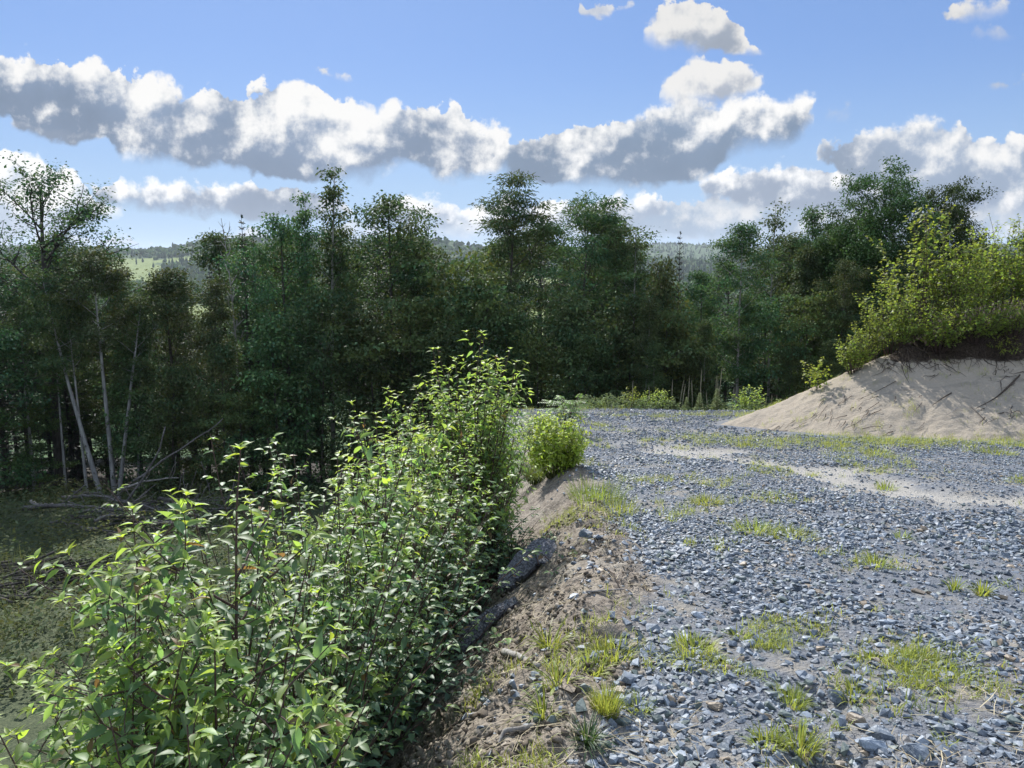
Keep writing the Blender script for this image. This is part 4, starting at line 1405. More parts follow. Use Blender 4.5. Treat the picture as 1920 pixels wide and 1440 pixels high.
def make_gravel(bands):
    Vs, Fs, Ts, vs, nv = [], [], [], [], 0
    for (y0, y1, dens, smin, smax, hulls, xpad) in bands:
        xr = 0.70 * y1 + xpad
        xl = -0.6
        n = int((y1 - y0) * (xr - xl) * dens)
        y = rng.uniform(y0, y1, n)
        x = rng.uniform(xl, xr, n)
        k = (x < 0.70 * y + xpad) & (rng.random(n) < gravel_density(x, y))
        # deep coarse heap of stones at the photo's middle, finer elsewhere
        x, y = x[k], y[k]
        n = len(x)
        coarse = 0.9 + 0.35 * sstep(0.0, 0.25, fbm(x * 0.6, y * 0.6, 2, 310)) + 0.25 * np.exp(-((x - 1.2) / 0.8) ** 2 - ((y - 5.6) / 1.0) ** 2)
        size = smin * (smax / smin) ** (rng.random(n) ** 1.6) * coarse
        z = ground_z(x, y)
        R = frames(rng, n, 0.20)
        lift = rng.uniform(-0.1, 0.40, n) * size
        hid = rng.integers(0, len(hulls), n)
        val = np.clip(rng.beta(0.9, 1.2, n), 0, 1)
        tin = rng.random(n)
        for h in range(len(hulls)):
            q = np.where(hid == h)[0]
            if not len(q):
                continue
            HV, HF = hulls[h]
            V = np.einsum('nij,kj->nki', R[q], HV) * size[q, None, None] + np.stack([x[q], y[q], z[q] + lift[q]], 1)[:, None]
            Vs.append(V.reshape(-1, 3))
            Fs.append((HF[None] + (np.arange(len(q)) * len(HV))[:, None, None]).reshape(-1, 3) + nv)
            Ts.append(np.repeat(tin[q], len(HV))); vs.append(np.repeat(val[q], len(HV)))
            nv += len(q) * len(HV)
    return mesh_data('gravel', np.concatenate(Vs), [np.concatenate(Fs)], M['stone'], False, dict(tint=np.concatenate(Ts), vary=np.concatenate(vs)))


gravel = obj('gravel', make_gravel([(1.5, 4.2, 2900, 0.0045, 0.048, HULLS, 0.8), (4.2, 7.5, 2200, 0.007, 0.042, HULLS, 0.9), (7.5, 13, 1100, 0.011, 0.037, HULLS, 1.0),
                                    (13, 19, 480, 0.016, 0.045, LOWH, 1.2), (19, 25.5, 330, 0.020, 0.050, LOWH, 1.2)]))
tag(gravel, "blue-grey crushed slate covering the pad", kind='stuff')

# crumbled clods on the bare earth
def make_clods(n):
    y = 1.6 + 11 * rng.random(n) ** 1.4
    x = edge_x(y) + rng.uniform(-1.7, 0.55, n)
    k = rng.random(n) < soil_mask(x, y) * sstep(-0.1, 0.22, fbm(x * 1.1, y * 1.1, 3, 305) + 0.06)
    x, y = x[k], y[k]
    n = len(x)
    size = 0.006 * (0.034 / 0.006) ** (rng.random(n) ** 1.8)
    R = frames(rng, n, 0.6)
    hid = rng.integers(0, 4, n)
    z = ground_z(x, y) + 0.25 * size
    Vs, Fs, Ts, nv = [], [], [], 0
    for h in range(4):
        q = np.where(hid == h)[0]
        HV, HF = HULLS[(4, 5, 8, 11)[h]]
        V = np.einsum('nij,kj->nki', R[q], HV) * size[q, None, None] + np.stack([x[q], y[q], z[q]], 1)[:, None]
        Vs.append(V.reshape(-1, 3))
        Fs.append((HF[None] + (np.arange(len(q)) * len(HV))[:, None, None]).reshape(-1, 3) + nv)
        Ts.append(np.repeat(rng.random(len(q)), len(HV)))
        nv += len(q) * len(HV)
    m, nn = new_mat('soil_clod')
    v = nn.n('ShaderNodeAttribute', attribute_name='vary').outputs[2]
    p_ = principled(nn, Base_Color=nn.mix(v, (0.085, 0.068, 0.053), (0.27, 0.235, 0.19)), Roughness=0.95)
    p_.inputs['Specular IOR Level'].default_value = 0.1
    finish(nn, p_.outputs[0])
    return mesh_data('soil_debris', np.concatenate(Vs), [np.concatenate(Fs)], m, True, dict(vary=np.concatenate(Ts)))


clods = obj('soil_debris', make_clods(26000))
tag(clods, "crumbled brown clods of earth along the eroded rim", kind='stuff')

# stones big enough to be told apart
BIG = hull_stone(np.random.default_rng(3), 16, 0.5), hull_stone(np.random.default_rng(5), 18, 0.36), hull_stone(np.random.default_rng(8), 14, 0.62)
ROCKS = [(1575, 1318, 0.066, 0, "largest pale grey-blue stone with a flat top, below the dark spiky sedge"),
         (1338, 1328, 0.058, 1, "pale flat slate slab standing slightly on edge above the dark spiky sedge"),
         (1405, 1212, 0.050, 0, "pale angular stone leaning against the collapsed hole in the gravel"),
         (1650, 1388, 0.074, 2, "dark blocky stone at the rim of the washed-out hole"),
         (1640, 1405, 0.066, 0, "grey block lying in the stone heap right of the washed-out hole"),
         (1720, 1420, 0.075, 1, "long flat dark stone in the heap beside the washed-out hole"),
         (1608, 1360, 0.055, 2, "brownish-grey boulder topping the heap above the washed-out hole"),
         (1497, 1235, 0.050, 1, "dark triangular slate tilted over the small grassy hollow"),
         (1310, 1157, 0.052, 1, "flat blue-grey slab pair lying where the gravel meets bare earth"),
         (1722, 1112, 0.055, 1, "broad brownish flat stone amid the slate below the two bright tufts"),
         (1655, 1170, 0.052, 1, "long pale slab in the dense slate field"),
         (1535, 1115, 0.050, 0, "tan-topped stone in the coarse slate"),
         (1362, 1045, 0.060, 2, "very dark jagged stone in the coarse dark heap by the road rim"),
         (1375, 1110, 0.060, 2, "black chunky stone low in the coarse dark heap"),
         (1098, 1005, 0.075, 2, "dark rounded stone in the little pile on the earth rim"),
         (1120, 1012, 0.060, 0, "pale stone beside the little dark pile on the earth rim")]
M['rock'] = stone_mat('rock_face', 1.15)
for i, (px, py, s_, h, lb) in enumerate(ROCKS):
    HV, HF = BIG[h]
    r_ = np.random.default_rng(400 + i)
    V = HV * (1 + 0.18 * r_.normal(0, 1, HV.shape)) * s_
    bm = bmesh.new()
    vs_ = [bm.verts.new(v) for v in V]
    bmesh.ops.convex_hull(bm, input=vs_)
    bmesh.ops.delete(bm, geom=[v for v in bm.verts if not v.link_faces], context='VERTS')
    bmesh.ops.bevel(bm, geom=bm.edges[:], offset=s_ * 0.05, segments=1, affect='EDGES')
    bmesh.ops.triangulate(bm, faces=bm.faces)
    bmesh.ops.subdivide_edges(bm, edges=bm.edges[:], cuts=1)
    for v in bm.verts:
        v.co += Vector(r_.normal(0, 0.02, 3) * s_)
    me = bpy.data.meshes.new('rock')
    bm.to_mesh(me); bm.free()
    me.materials.append(M['rock'])
    for k, val in (('tint', 0.955 if 'brown' in lb or 'tan' in lb else 0.4), ('vary', 0.15 if 'dark' in lb or 'black' in lb else 0.8)):
        a_ = me.attributes.new(k, 'FLOAT', 'POINT')
        a_.data.foreach_set('value', np.full(len(me.vertices), val, dtype=np.float32))
    o = obj('rock', me)
    p = hit(px, py)
    o.location = (p[0], p[1], p[2] + s_ * 0.22)
    o.rotation_euler = (r_.normal(0, 0.2), r_.normal(0, 0.2), r_.uniform(0, 6.28))
    tag(o, lb, 'rock', "larger stones lying among the slate")

# ------------------------------------------------------------------ grass, sedge, straw
rng = np.random.default_rng(31)
TUFTS = [  # px, py of the foot, blades, radius, height, material, width, lean, tint, label
    (1326, 944, 320, 0.18, 0.13, 'grass', 0.0040, 0.85, 0.95, "bright yellow-green low patch of grass alone in the slate"),
    (1415, 1000, 230, 0.19, 0.17, 'grass', 0.0036, 0.7, 0.75, "grass patch in the coarse slate, the taller of the two neighbours"),
    (1485, 1008, 230, 0.20, 0.13, 'grass', 0.0036, 0.85, 0.85, "low spread patch of grass next to the taller one in the coarse slate"),
    (1640, 1062, 110, 0.11, 0.13, 'grass', 0.0042, 0.85, 0.55, "wide-bladed star-shaped grass clump in the slate field"),
    (1642, 850, 260, 0.26, 0.13, 'grass', 0.0055, 0.75, 0.85, "bright strip of grass under the sand bank's foot"),
    (1868, 852, 260, 0.32, 0.14, 'grass', 0.0055, 0.75, 0.7, "wide grass strip at the bank's foot towards the photo's edge"),
    (1405, 838, 200, 0.24, 0.12, 'grass', 0.0050, 0.75, 0.75, "grass patch by the tip of the sand bank"),
    (1137, 1336, 420, 0.058, 0.13, 'grass', 0.0017, 0.32, 0.85, "dense brush-like tussock of fine yellow-green grass"),
    (1100, 1395, 130, 0.030, 0.13, 'sedge', 0.0036, 0.95, 0.0, "dark green spiky sedge clump among pale stones"),
    (1150, 1235, 300, 0.10, 0.12, 'grass', 0.0032, 0.65, 0.9, "bright leafy grass clump on the earth beside the slate"),
    (1030, 1215, 60, 0.050, 0.19, 'grass', 0.0050, 0.8, 0.7, "long-bladed sprawling grass at the broken log end"),
    (1045, 1290, 60, 0.050, 0.19, 'grass', 0.0050, 0.85, 0.75, "sprawling pale grass just below the broken log end"),
    (1020, 1345, 42, 0.035, 0.16, 'grass', 0.0046, 0.9, 0.45, "thin sprawling grass above the crooked stick"),
    (1108, 1268, 60, 0.06, 0.15, 'grass', 0.0046, 0.85, 0.85, "bright spreading grass between the log end and the leafy clump"),
    (1118, 938, 420, 0.30, 0.26, 'grass', 0.0030, 0.5, 0.30, "soft grey-green grass covering the hump of the earth rim"),
    (1158, 960, 200, 0.20, 0.18, 'grass', 0.0030, 0.6, 0.75, "yellowish grass on the slate side of the rim's hump"),
    (1005, 905, 520, 0.12, 0.48, 'sedge', 0.0050, 0.75, 0.55, "big fountain-shaped sedge on the slope under the yellow-green willow bush"),
    (1843, 1115, 70, 0.045, 0.11, 'grass', 0.0050, 0.55, 0.8, "bright stubby tuft in the slate, the larger of a pair"),
    (1788, 1108, 45, 0.030, 0.13, 'grass', 0.0040, 0.45, 0.7, "bright narrow tuft in the slate, the smaller of a pair"),
    (1482, 1322, 300, 0.075, 0.10, 'grass', 0.0018, 0.5, 0.7, "fine fluffy tussock over the hollow in the near gravel"),
    (1500, 1410, 120, 0.060, 0.13, 'grass', 0.0034, 0.6, 0.75, "yellow-green clump just above the washed-out hole"),
    (1440, 1400, 130, 0.065, 0.09, 'grass', 0.0026, 0.6, 0.9, "yellowish clump beside the washed-out hole"),
    (1603, 1310, 100, 0.07, 0.10, 'grass', 0.0034, 0.6, 0.65, "leafy grass between the fine tussock and the strawy corner"),
    (1635, 1240, 70, 0.05, 0.08, 'grass', 0.0040, 0.7, 0.95, "yellow-leaved weed clump at the edge of the strawy corner"),
    (1735, 1245, 120, 0.09, 0.08, 'grass', 0.0034, 0.7, 0.7, "broad weed patch in the strawy corner"),
    (1300, 1220, 220, 0.11, 0.10, 'grass', 0.0030, 0.6, 0.9, "yellow-green clump where slate gives way to mixed grass"),
    (1195, 1330, 110, 0.055, 0.08, 'grass', 0.0022, 0.55, 0.85, "small pale tussock just beside the brush-like one"),
    (1385, 1195, 60, 0.05, 0.08, 'grass', 0.0034, 0.7, 0.6, "sparse tuft by the pale angular stone"),
    (1690, 1010, 60, 0.07, 0.10, 'grass', 0.0036, 0.7, 0.5, "dull tuft near the sandy wheel track's edge"),
    (1660, 918, 90, 0.12, 0.14, 'grass', 0.0042, 0.5, 0.55, "tuft growing in the sandy wheel track"),
]
for (px, py, nb, r, h, mt, w, le, ti, lb) in TUFTS:
    p = hit(px, py)
    o = obj('grass_tuft', tuft(rng, nb, r, h, mt, w, le, ti))
    o.location = tuple(p)
    tag(o, lb, 'grass tuft')

# scattered weeds and thin grass that nobody would count
cx, cy = [], []
n = 60000
y = 1.6 + 22.9 * rng.random(n) ** 1.25
x = rng.uniform(-0.3, 1, n) * (0.72 * y + 1.0) + 0.2
clump = fbm(x * 0.55, y * 0.55, 3, 331)
foot = np.exp(-((y - (14.6 - 0.035 * x)) / 0.8) ** 2) * (x > 3.4)
near_mix = (1 - sstep(3.4, 4.6, y)) * 0.8
strip = np.exp(-((x - edge_x(y) - 0.25) / 0.35) ** 2) * 0.5 * sstep(5, 8, y)
patch = sstep(0.13, 0.24, fbm(x * 1.9 + 3, y * 1.9, 3, 333))
pr = 0.03 * sstep(0.0, 0.3, clump) + 0.34 * patch * sstep(-0.25, 0.15, clump) + 0.42 * foot + 0.5 * near_mix * sstep(0.05, 0.35, 0.6 * clump + 0.5 * patch) + 0.30 * strip * sstep(-0.1, 0.15, clump)
pr *= (x - edge_x(y) > -0.35) & (x > -0.6)
k = rng.random(n) < pr
x, y = x[k], y[k]
m_ = rng.integers(5, 16, len(x))
idx = np.repeat(np.arange(len(x)), m_)
bx_ = x[idx] + rng.normal(0, 0.022, len(idx)) * (1 + 0.06 * y[idx])
by_ = y[idx] + rng.normal(0, 0.022, len(idx)) * (1 + 0.06 * y[idx])
P = np.stack([bx_, by_, total_z(bx_, by_) - 0.005], 1)
weeds = obj('weeds', blades(rng, P, rng.uniform(0.03, 0.10, len(idx)) * (0.8 + 0.05 * y[idx]), 'grass', 'weeds', 0.0028, 0.75, 3, np.clip(rng.normal(0.88, 0.2, len(x))[idx], 0, 1)))
tag(weeds, "thin grass and small weeds scattered over the gravel", kind='stuff')

# dry straw lying about
n = 26000
y = rng.uniform(1.5, 9.5, n)
x = rng.uniform(-1.1, 3.6, n)
pr = 0.75 * zone_straw(x, y) + 0.22 * soil_mask(x, y) * (1 - sstep(6, 9.5, y)) + 0.10 * (1 - sstep(3.0, 4.0, y))
k = rng.random(n) < pr * sstep(-0.25, 0.1, fbm(x * 1.5, y * 1.5, 3, 341))
k &= (x > edge_x(y) - 1.1)
x, y = x[k], y[k]
n = len(x)
L = rng.uniform(0.05, 0.22, n)
a = rng.uniform(0, 2 * PI, n)
dx_, dy_ = np.cos(a) * L, np.sin(a) * L
P0 = np.stack([x, y, total_z(x, y) + rng.uniform(0.004, 0.03, n)], 1)
P2 = np.stack([x + dx_, y + dy_, total_z(x + dx_, y + dy_) + rng.uniform(0.004, 0.045, n)], 1)
P1 = (P0 + P2) / 2 + np.stack([rng.normal(0, 0.012, n), rng.normal(0, 0.012, n), np.abs(rng.normal(0, 0.012, n))], 1)
sdv = np.stack([-np.sin(a), np.cos(a), rng.normal(0, 0.4, n)], 1) * (rng.uniform(0.0009, 0.0022, n))[:, None]
V = np.stack([P0 - sdv, P0 + sdv, P1 - sdv, P1 + sdv, P2 - sdv * 0.4, P2 + sdv * 0.4], 1).reshape(-1, 3)
o6 = (np.arange(n) * 6)[:, None]
F = np.concatenate([o6 + np.array((0, 1, 3, 2)), o6 + np.array((2, 3, 5, 4))])
straw = obj('straw_litter', mesh_data('straw_litter', V, [F], M['straw'], False, dict(tint=np.repeat(rng.random(n), 6), vary=np.repeat(rng.random(n), 6))))
tag(straw, "dry straw and dead stems lying on the earth", kind='stuff')

# ------------------------------------------------------------------ slabs of bark, log end, sticks
def slab_mesh(name, outline, thick, mat, bow=0.05, seed=1, res=26):
    """a ragged, bowed plate of bark: outline in its own plane, with real thickness"""
    r_ = np.random.default_rng(seed)
    O = np.array(outline, float)
    lo, hi = O.min(0), O.max(0)
    nx, ny = res, int(res * (hi[1] - lo[1]) / (hi[0] - lo[0])) + 2
    nx = max(nx, 8); ny = max(min(ny, 60), 8)
    gu, gv = np.meshgrid(np.linspace(lo[0], hi[0], nx), np.linspace(lo[1], hi[1], ny))
    u, v = gu.ravel(), gv.ravel()

    def inside(px, py):
        c = np.zeros(px.shape, bool)
        for i in range(len(O)):
            x1, y1 = O[i]; x2, y2 = O[i - 1]
            cond = ((y1 > py) != (y2 > py)) & (px < (x2 - x1) * (py - y1) / (y2 - y1 + 1e-12) + x1)
            c ^= cond
        return c
    I = np.arange(nx * ny).reshape(ny, nx)
    Q = np.stack([I[:-1, :-1], I[:-1, 1:], I[1:, 1:], I[1:, :-1]], -1).reshape(-1, 4)
    cu, cv = u[Q].mean(1), v[Q].mean(1)
    e = (hi - lo).max()
    Q = Q[inside(cu + 0.03 * e * vnoise(cu / e * 9, cv / e * 9, seed), cv + 0.03 * e * vnoise(cu / e * 9 + 5, cv / e * 9, seed + 1))]
    wc = (u - (lo[0] + hi[0]) / 2) / (hi[0] - lo[0]) * 2
    z = -bow * wc ** 2 + 0.042 * e * fbm(u / e * 5, v / e * 5, 4, seed + 3, 0.6) + 0.022 * e * np.abs(fbm(u / e * 22, v / e * 14, 2, seed + 4))
    top = np.stack([u, v, z], 1)
    bot = top - np.array((0, 0, thick))
    nv = nx * ny
    E = {}
    for q in Q:
        for i in range(4):
            a, b = q[i], q[(i + 1) % 4]
            if (b, a) in E:
                del E[(b, a)]
            else:
                E[(a, b)] = 1
    side = np.array([(b, a, a + nv, b + nv) for a, b in E])
    return mesh_data(name, np.concatenate([top, bot]), [np.concatenate([Q, Q[:, ::-1] + nv, side])], mat, False)


M['old_log'] = bark_mat('old_log_bark', (0.085, 0.078, 0.074), (0.20, 0.185, 0.175), scale=18, zs=0.6, bump=0.9)
M['slab'] = bark_mat('weathered_bark', (0.06, 0.06, 0.07), (0.27, 0.275, 0.30), scale=60, zs=1.0, bump=1.0)


def lay(o, p, xdir, nrm, up=0.0):
    """put an object's x axis along xdir and its z along nrm at p"""
    from mathutils import Matrix
    n_ = Vector(nrm).normalized()
    x_ = (Vector(xdir) - n_ * Vector(xdir).dot(n_)).normalized()
    y_ = n_.cross(x_)
    m = Matrix((x_, y_, n_)).transposed().to_4x4()
    m.translation = Vector(p) + n_ * up
    o.matrix_world = m
    return o


a0, a1 = hit(962, 1100), hit(1022, 1045)
o = obj('bark_slab', slab_mesh('bark_slab', [(-0.36, -0.03), (-0.24, -0.13), (-0.20, -0.08), (-0.08, -0.13), (0.02, -0.10), (0.10, -0.16), (0.26, -0.12), (0.34, 0.02), (0.24, 0.15), (0.10, 0.12), (0.02, 0.16), (-0.16, 0.08), (-0.22, 0.11), (-0.30, 0.02)], 0.035, M['slab'], 0.02, 5, 44))
lay(o, (a0 + a1) / 2, a1 - a0, (-0.25, -0.42, 1.0), 0.12)
tag(o, "thick ragged slab of weathered grey bark propped on the earth slope", 'bark slab')
a0, a1 = hit(868, 1222), hit(968, 1130)
L = float(np.linalg.norm(a1 - a0))
o = obj('bark_slab', slab_mesh('bark_strip', [(-L * 0.52, -0.085), (-L * 0.2, -0.075), (L * 0.2, -0.045), (L * 0.5, -0.03), (L * 0.52, 0.03), (L * 0.15, 0.06), (-L * 0.25, 0.085), (-L * 0.5, 0.075)], 0.028, M['slab'], 0.03, 9, 60))
lay(o, (a0 + a1) / 2, a1 - a0, (-0.35, -0.45, 1.0), 0.09)
tag(o, "long narrow bark strip lying down the earth slope below the thick slab", 'bark slab')


def stick(pts, radii, label, name='stick', mat='deadwood', up=0.02, cat='stick', sides=9, seed=1):
    P = np.array([hit(px, py) + np.array((0, 0, up)) for px, py in pts])
    q = []
    for i in range(len(P) - 1):
        for t in np.linspace(0, 1, 5)[:-1]:
            q.append(P[i] * (1 - t) + P[i + 1] * t)
    q.append(P[-1])
    q = np.array(q)
    r_ = np.random.default_rng(seed)
    q[1:-1] = (q[:-2] + 2 * q[1:-1] + q[2:]) / 4
    R = np.interp(np.linspace(0, 1, len(q)), np.linspace(0, 1, len(radii)), radii) * r_.uniform(0.88, 1.12, len(q))
    c = q.mean(0)
    tb = Tubes(sides)
    tb.add(q - c, R)
    o = obj(name, tb.data(name, M[mat]))
    o.location = tuple(c)
    return tag(o, label, cat)


stick([(945, 1232), (975, 1243), (1010, 1256)], [0.021, 0.019, 0.014], "short broken log end lying on the earth under sprawling grass", 'log_piece', 'bark_grey', 0.012, 'log', 11)
stick([(1003, 1367), (975, 1374), (945, 1378), (935, 1400)], [0.010, 0.012, 0.010, 0.004], "pale crooked stick with a bent end on the bare near earth", 'stick', 'deadwood', 0.012)
stick([(760, 1372), (735, 1378), (700, 1388)], [0.006, 0.007, 0.003], "thin brown stick at the leaves' edge on the near earth", 'stick', 'root', 0.012)
stick([(1098, 1115), (1130, 1113), (1170, 1110)], [0.006, 0.007, 0.004], "straight pale twig across the dark earth hollow by the slate", 'stick', 'deadwood', 0.015)
stick([(1128, 1068), (1150, 1085), (1162, 1110)], [0.003, 0.005, 0.003], "thin bent twig arching down from the rim's little stone pile", 'stick', 'root', 0.03)

# ------------------------------------------------------------------ plants on the slope beside the road
rng = np.random.default_rng(41)


def put(name, px, top, y, fn, label, cat, group=None, name_x=None, lean=0.0, rz=0.0):
    """a plant whose top shows at photo pixel (px, top) at distance y"""
    s, t = st(px, top)
    x = s * y - lean
    z = gz(x, y)
    H = max(0.15, CAMZ + t * y - z)
    o = plant(name, (x, y, z), fn(H))
    if name == 'sumac_bush':
        o.scale = (H / 1.25,) * 3
    o.rotation_euler = (0, 0, rz)
    return tag(o, label, cat, group)


CH = "cherry sapling"
put('cherry_sapling', 385, 822, 2.45, lambda H: sapling(rng, H, 3, (0.05, 0), 0.100, 0.58, 19, 0.18, 0.55, r0=0.014, spread0=0.16, step=0.034, sub=4, leader=0.78),
    "largest cherry sapling, dark stems and long leaves filling the near corner, one shoot on top", CH, lean=0.12)
put('cherry_sapling', 135, 950, 2.3, lambda H: sapling(rng, H, 3, (-0.05, 0), 0.098, 0.60, 16, 0.15, 0.55, r0=0.010, spread0=0.3, step=0.034, sub=4),
    "cherry sapling spreading over the meadow side with bright leaf tips, beside the largest one", CH)
put('cherry_sapling', 15, 1090, 2.1, lambda H: sapling(rng, H, 3, (-0.1, 0), 0.094, 0.5, 15, 0.1, 0.45, r0=0.009, spread0=0.35, step=0.034, sub=4),
    "low cherry sapling cut by the photo's edge, leaves hanging over the meadow", CH)
put('cherry_sapling', 280, 880, 2.9, lambda H: sapling(rng, H, 2, (0, 0), 0.10, 0.48, 11, 0.15, 0.7, r0=0.010, spread0=0.2, step=0.044, sub=2, leader=0.74),
    "thin cherry sapling with one bare upright shoot in front of the log heap", CH)
put('cherry_sapling', 602, 758, 3.9, lambda H: sapling(rng, H, 2, (0, 0), 0.105, 0.55, 14, 0.2, 0.75, r0=0.012, spread0=0.15, step=0.040, sub=3, leader=0.80),
    "tallest slim cherry sapling, its leafy spike reaching up against the dark wood", CH)
put('cherry_sapling', 538, 818, 3.7, lambda H: sapling(rng, H, 2, (-0.05, 0), 0.10, 0.55, 12, 0.2, 0.65, r0=0.010, spread0=0.25, step=0.045, sub=2),
    "shorter cherry sapling with drooping bright tips just beside the tallest slim one", CH)
put('cherry_sapling', 500, 1045, 3.0, lambda H: sapling(rng, H, 2, (0.05, 0), 0.092, 0.34, 14, 0.15, 0.55, r0=0.008, spread0=0.2, step=0.036, sub=3),
    "low cherry sapling leaning towards the bark strip, with pale tips", CH)
put('cherry_sapling', 190, 1170, 1.85, lambda H: sapling(rng, H, 3, (0, 0), 0.092, 0.36, 14, 0.1, 0.45, r0=0.008, spread0=0.35, step=0.034, sub=3),
    "short cherry sapling under the largest one, at the photo's lower edge", CH)

put('cherry_sapling', -50, 1170, 1.95, lambda H: sapling(rng, H, 3, (0, 0), 0.096, 0.45, 15, 0.1, 0.5, r0=0.009, spread0=0.3, step=0.034, sub=3),
    "cherry sapling mostly beyond the photo's edge, a few leafy twigs reaching in at the corner", CH)
put('cherry_sapling', 85, 1265, 1.8, lambda H: sapling(rng, H, 3, (0, 0), 0.094, 0.36, 14, 0.1, 0.45, r0=0.008, spread0=0.3, step=0.034, sub=3),
    "lowest cherry sapling in the near corner, under the one at the photo's edge", CH)

BU = "bush"
put('leafy_bush', 880, 606, 7.4, lambda H: leafy_bush(rng, H, 0.52, 40, 0.105, T_CHERRY, 'bush', 0.048, sub=12),
    "tall dome-shaped bush with pointed bright crown, highest on the slope", BU)
put('leafy_bush', 808, 700, 7.3, lambda H: leafy_bush(rng, H, 0.5, 32, 0.10, T_CHERRY, 'bush', 0.048, sub=11),
    "lit shoulder bush leaning on the meadow side of the tall dome-shaped one", BU)
put('leafy_bush', 915, 715, 8.0, lambda H: leafy_bush(rng, H, 0.26, 26, 0.10, T_CHERRY, 'bush', 0.048, sub=11, tint0=-0.1),
    "darker bush on the road side of the tall dome-shaped one", BU)
put('leafy_bush', 742, 765, 5.6, lambda H: leafy_bush(rng, H, 0.52, 32, 0.095, T_CHERRY, 'bush', 0.046, sub=11),
    "bright-topped bush in front of the tall dome, beside the slim cherry saplings", BU)
put('leafy_bush', 800, 772, 6.4, lambda H: leafy_bush(rng, H, 0.40, 26, 0.085, T_CHERRY, 'bush', 0.046, sub=10),
    "middling bush at the foot of the tall dome", BU)
put('leafy_bush', 655, 830, 5.0, lambda H: leafy_bush(rng, H, 0.5, 26, 0.09, T_CHERRY, 'bush', 0.046, sub=10),
    "bush between the slim saplings and the bright-topped bush", BU)
put('willow_bush', 1043, 762, 10.6, lambda H: leafy_bush(rng, H, 0.60, 44, 0.085, T_LANCE, 'willow', 0.026, tint0=0.35, sub=12, bark='twig_green', el=0.5, droop=0.25, width=1.6),
    "small round yellow-green willow bush alone on the rim of the road", BU)

BR = "bramble"
BRS = [(868, 890, 7.1, 0.45, "bramble with pale tips below the dome bush, next to the fountain sedge"),
       (775, 885, 5.6, 0.7, "bramble thicket in the dip below the bright-topped bush"),
       (720, 870, 4.8, 0.95, "bramble below the slim cherry saplings, nearest the meadow"),
       (640, 905, 4.0, 0.9, "bramble with a few yellow shoots under the tallest slim sapling"),
       (560, 915, 3.5, 0.9, "bramble behind the largest cherry sapling's top"),
       (480, 985, 3.0, 0.8, "bramble half hidden by the largest cherry sapling"),
       (670, 1010, 4.0, 0.35, "pale bramble in the middle of the slope, below the yellow shoots"),
       (745, 1000, 4.9, 0.5, "bramble beside the dark hollow on the slope"),
       (815, 945, 6.0, 0.45, "small bramble just above the dark hollow"),
       (575, 1085, 3.6, 0.6, "bramble between the largest sapling and the bark strip"),
       (640, 1105, 4.2, 0.45, "bramble whose leaves touch the bark strip's upper side"),
       (735, 1075, 5.0, 0.4, "low bramble straight above the long bark strip"),
       (455, 1200, 2.8, 0.3, "bramble shaded beneath the largest sapling"),
       (560, 1240, 3.4, 0.4, "dark low bramble near the bare earth's lower edge"),
       (730, 1125, 5.0, 0.45, "low large-leaved bramble at the bare earth's edge, level with the bark strip's upper end"),
       (660, 1190, 4.4, 0.4, "low large-leaved bramble at the bare earth's edge, beside the bark strip's lower end"),
       (590, 1265, 3.8, 0.4, "large-leaved bramble creeping onto the bare earth below the bark strip"),
       (520, 1330, 3.3, 0.4, "lowest large-leaved bramble on the bare earth's edge, at the photo's bottom"),
       (900, 920, 8.0, 0.38, "pale bramble spilling from the dome bush towards the fountain sedge"),
       (795, 985, 6.6, 0.40, "pale mid-height bramble beneath the dome bush, above the thick bark slab"),
       (755, 1045, 5.8, 0.40, "mid-height bramble beneath the bright-topped bush"),
       (925, 985, 7.2, 0.35, "pale bramble leaning out over the upper bare slope, between slab and sedge"),
       (870, 1035, 6.5, 0.30, "pale bramble just up-slope of the thick bark slab's lower corner"),
       (410, 1290, 2.15, 0.22, "bramble around the dark stems of the largest sapling"),
       (300, 1330, 1.95, 0.22, "bramble at the photo's lower edge in front of the dark stems")]
for (px, top, y, reach, lb) in BRS:
    put('bramble_bush', px, top, y, lambda H: bramble(rng, H, 24, 0.074 * rng.uniform(0.95, 1.15), min(reach * 1.3, 0.58 / H), step=0.062), lb, BR, "brambles covering the slope", rz=rng.uniform(0, 6))
put('bramble_bush', 945, 955, 7.4, lambda H: bramble(rng, H, 16, 0.080, 0.45, tint0=0.08), "pale-leaved bramble standing on the earth directly behind the thick bark slab", BR)
put('bramble_bush', 1030, 1030, 6.7, lambda H: bramble(rng, H, 8, 0.07, 0.8), "small low bramble spilling past the thick bark slab's upper end", BR)
for (px, py, H, lb) in ((860, 1190, 0.16, "creeping bramble shoot across the earth under the bark strip"), (1050, 1060, 0.16, "small bramble shoot beside the thick bark slab, towards the gravel"),
                        (905, 1075, 0.22, "leafy bramble shoot at the lower corner of the thick bark slab"), (880, 1290, 0.10, "tiny bramble seedling alone on the lower bare earth"), (920, 1180, 0.12, "two-leaved creeping bramble on the open earth"),
                        (800, 1245, 0.2, "creeping bramble at the lower end of the bark strip"), (650, 1345, 0.15, "creeping bramble over the near bare earth")):
    p = hit(px, py)
    o = plant('bramble_bush', p, bramble(rng, H, 6, 0.075, 1.1, step=0.05))
    tag(o, lb, BR, "brambles covering the slope")

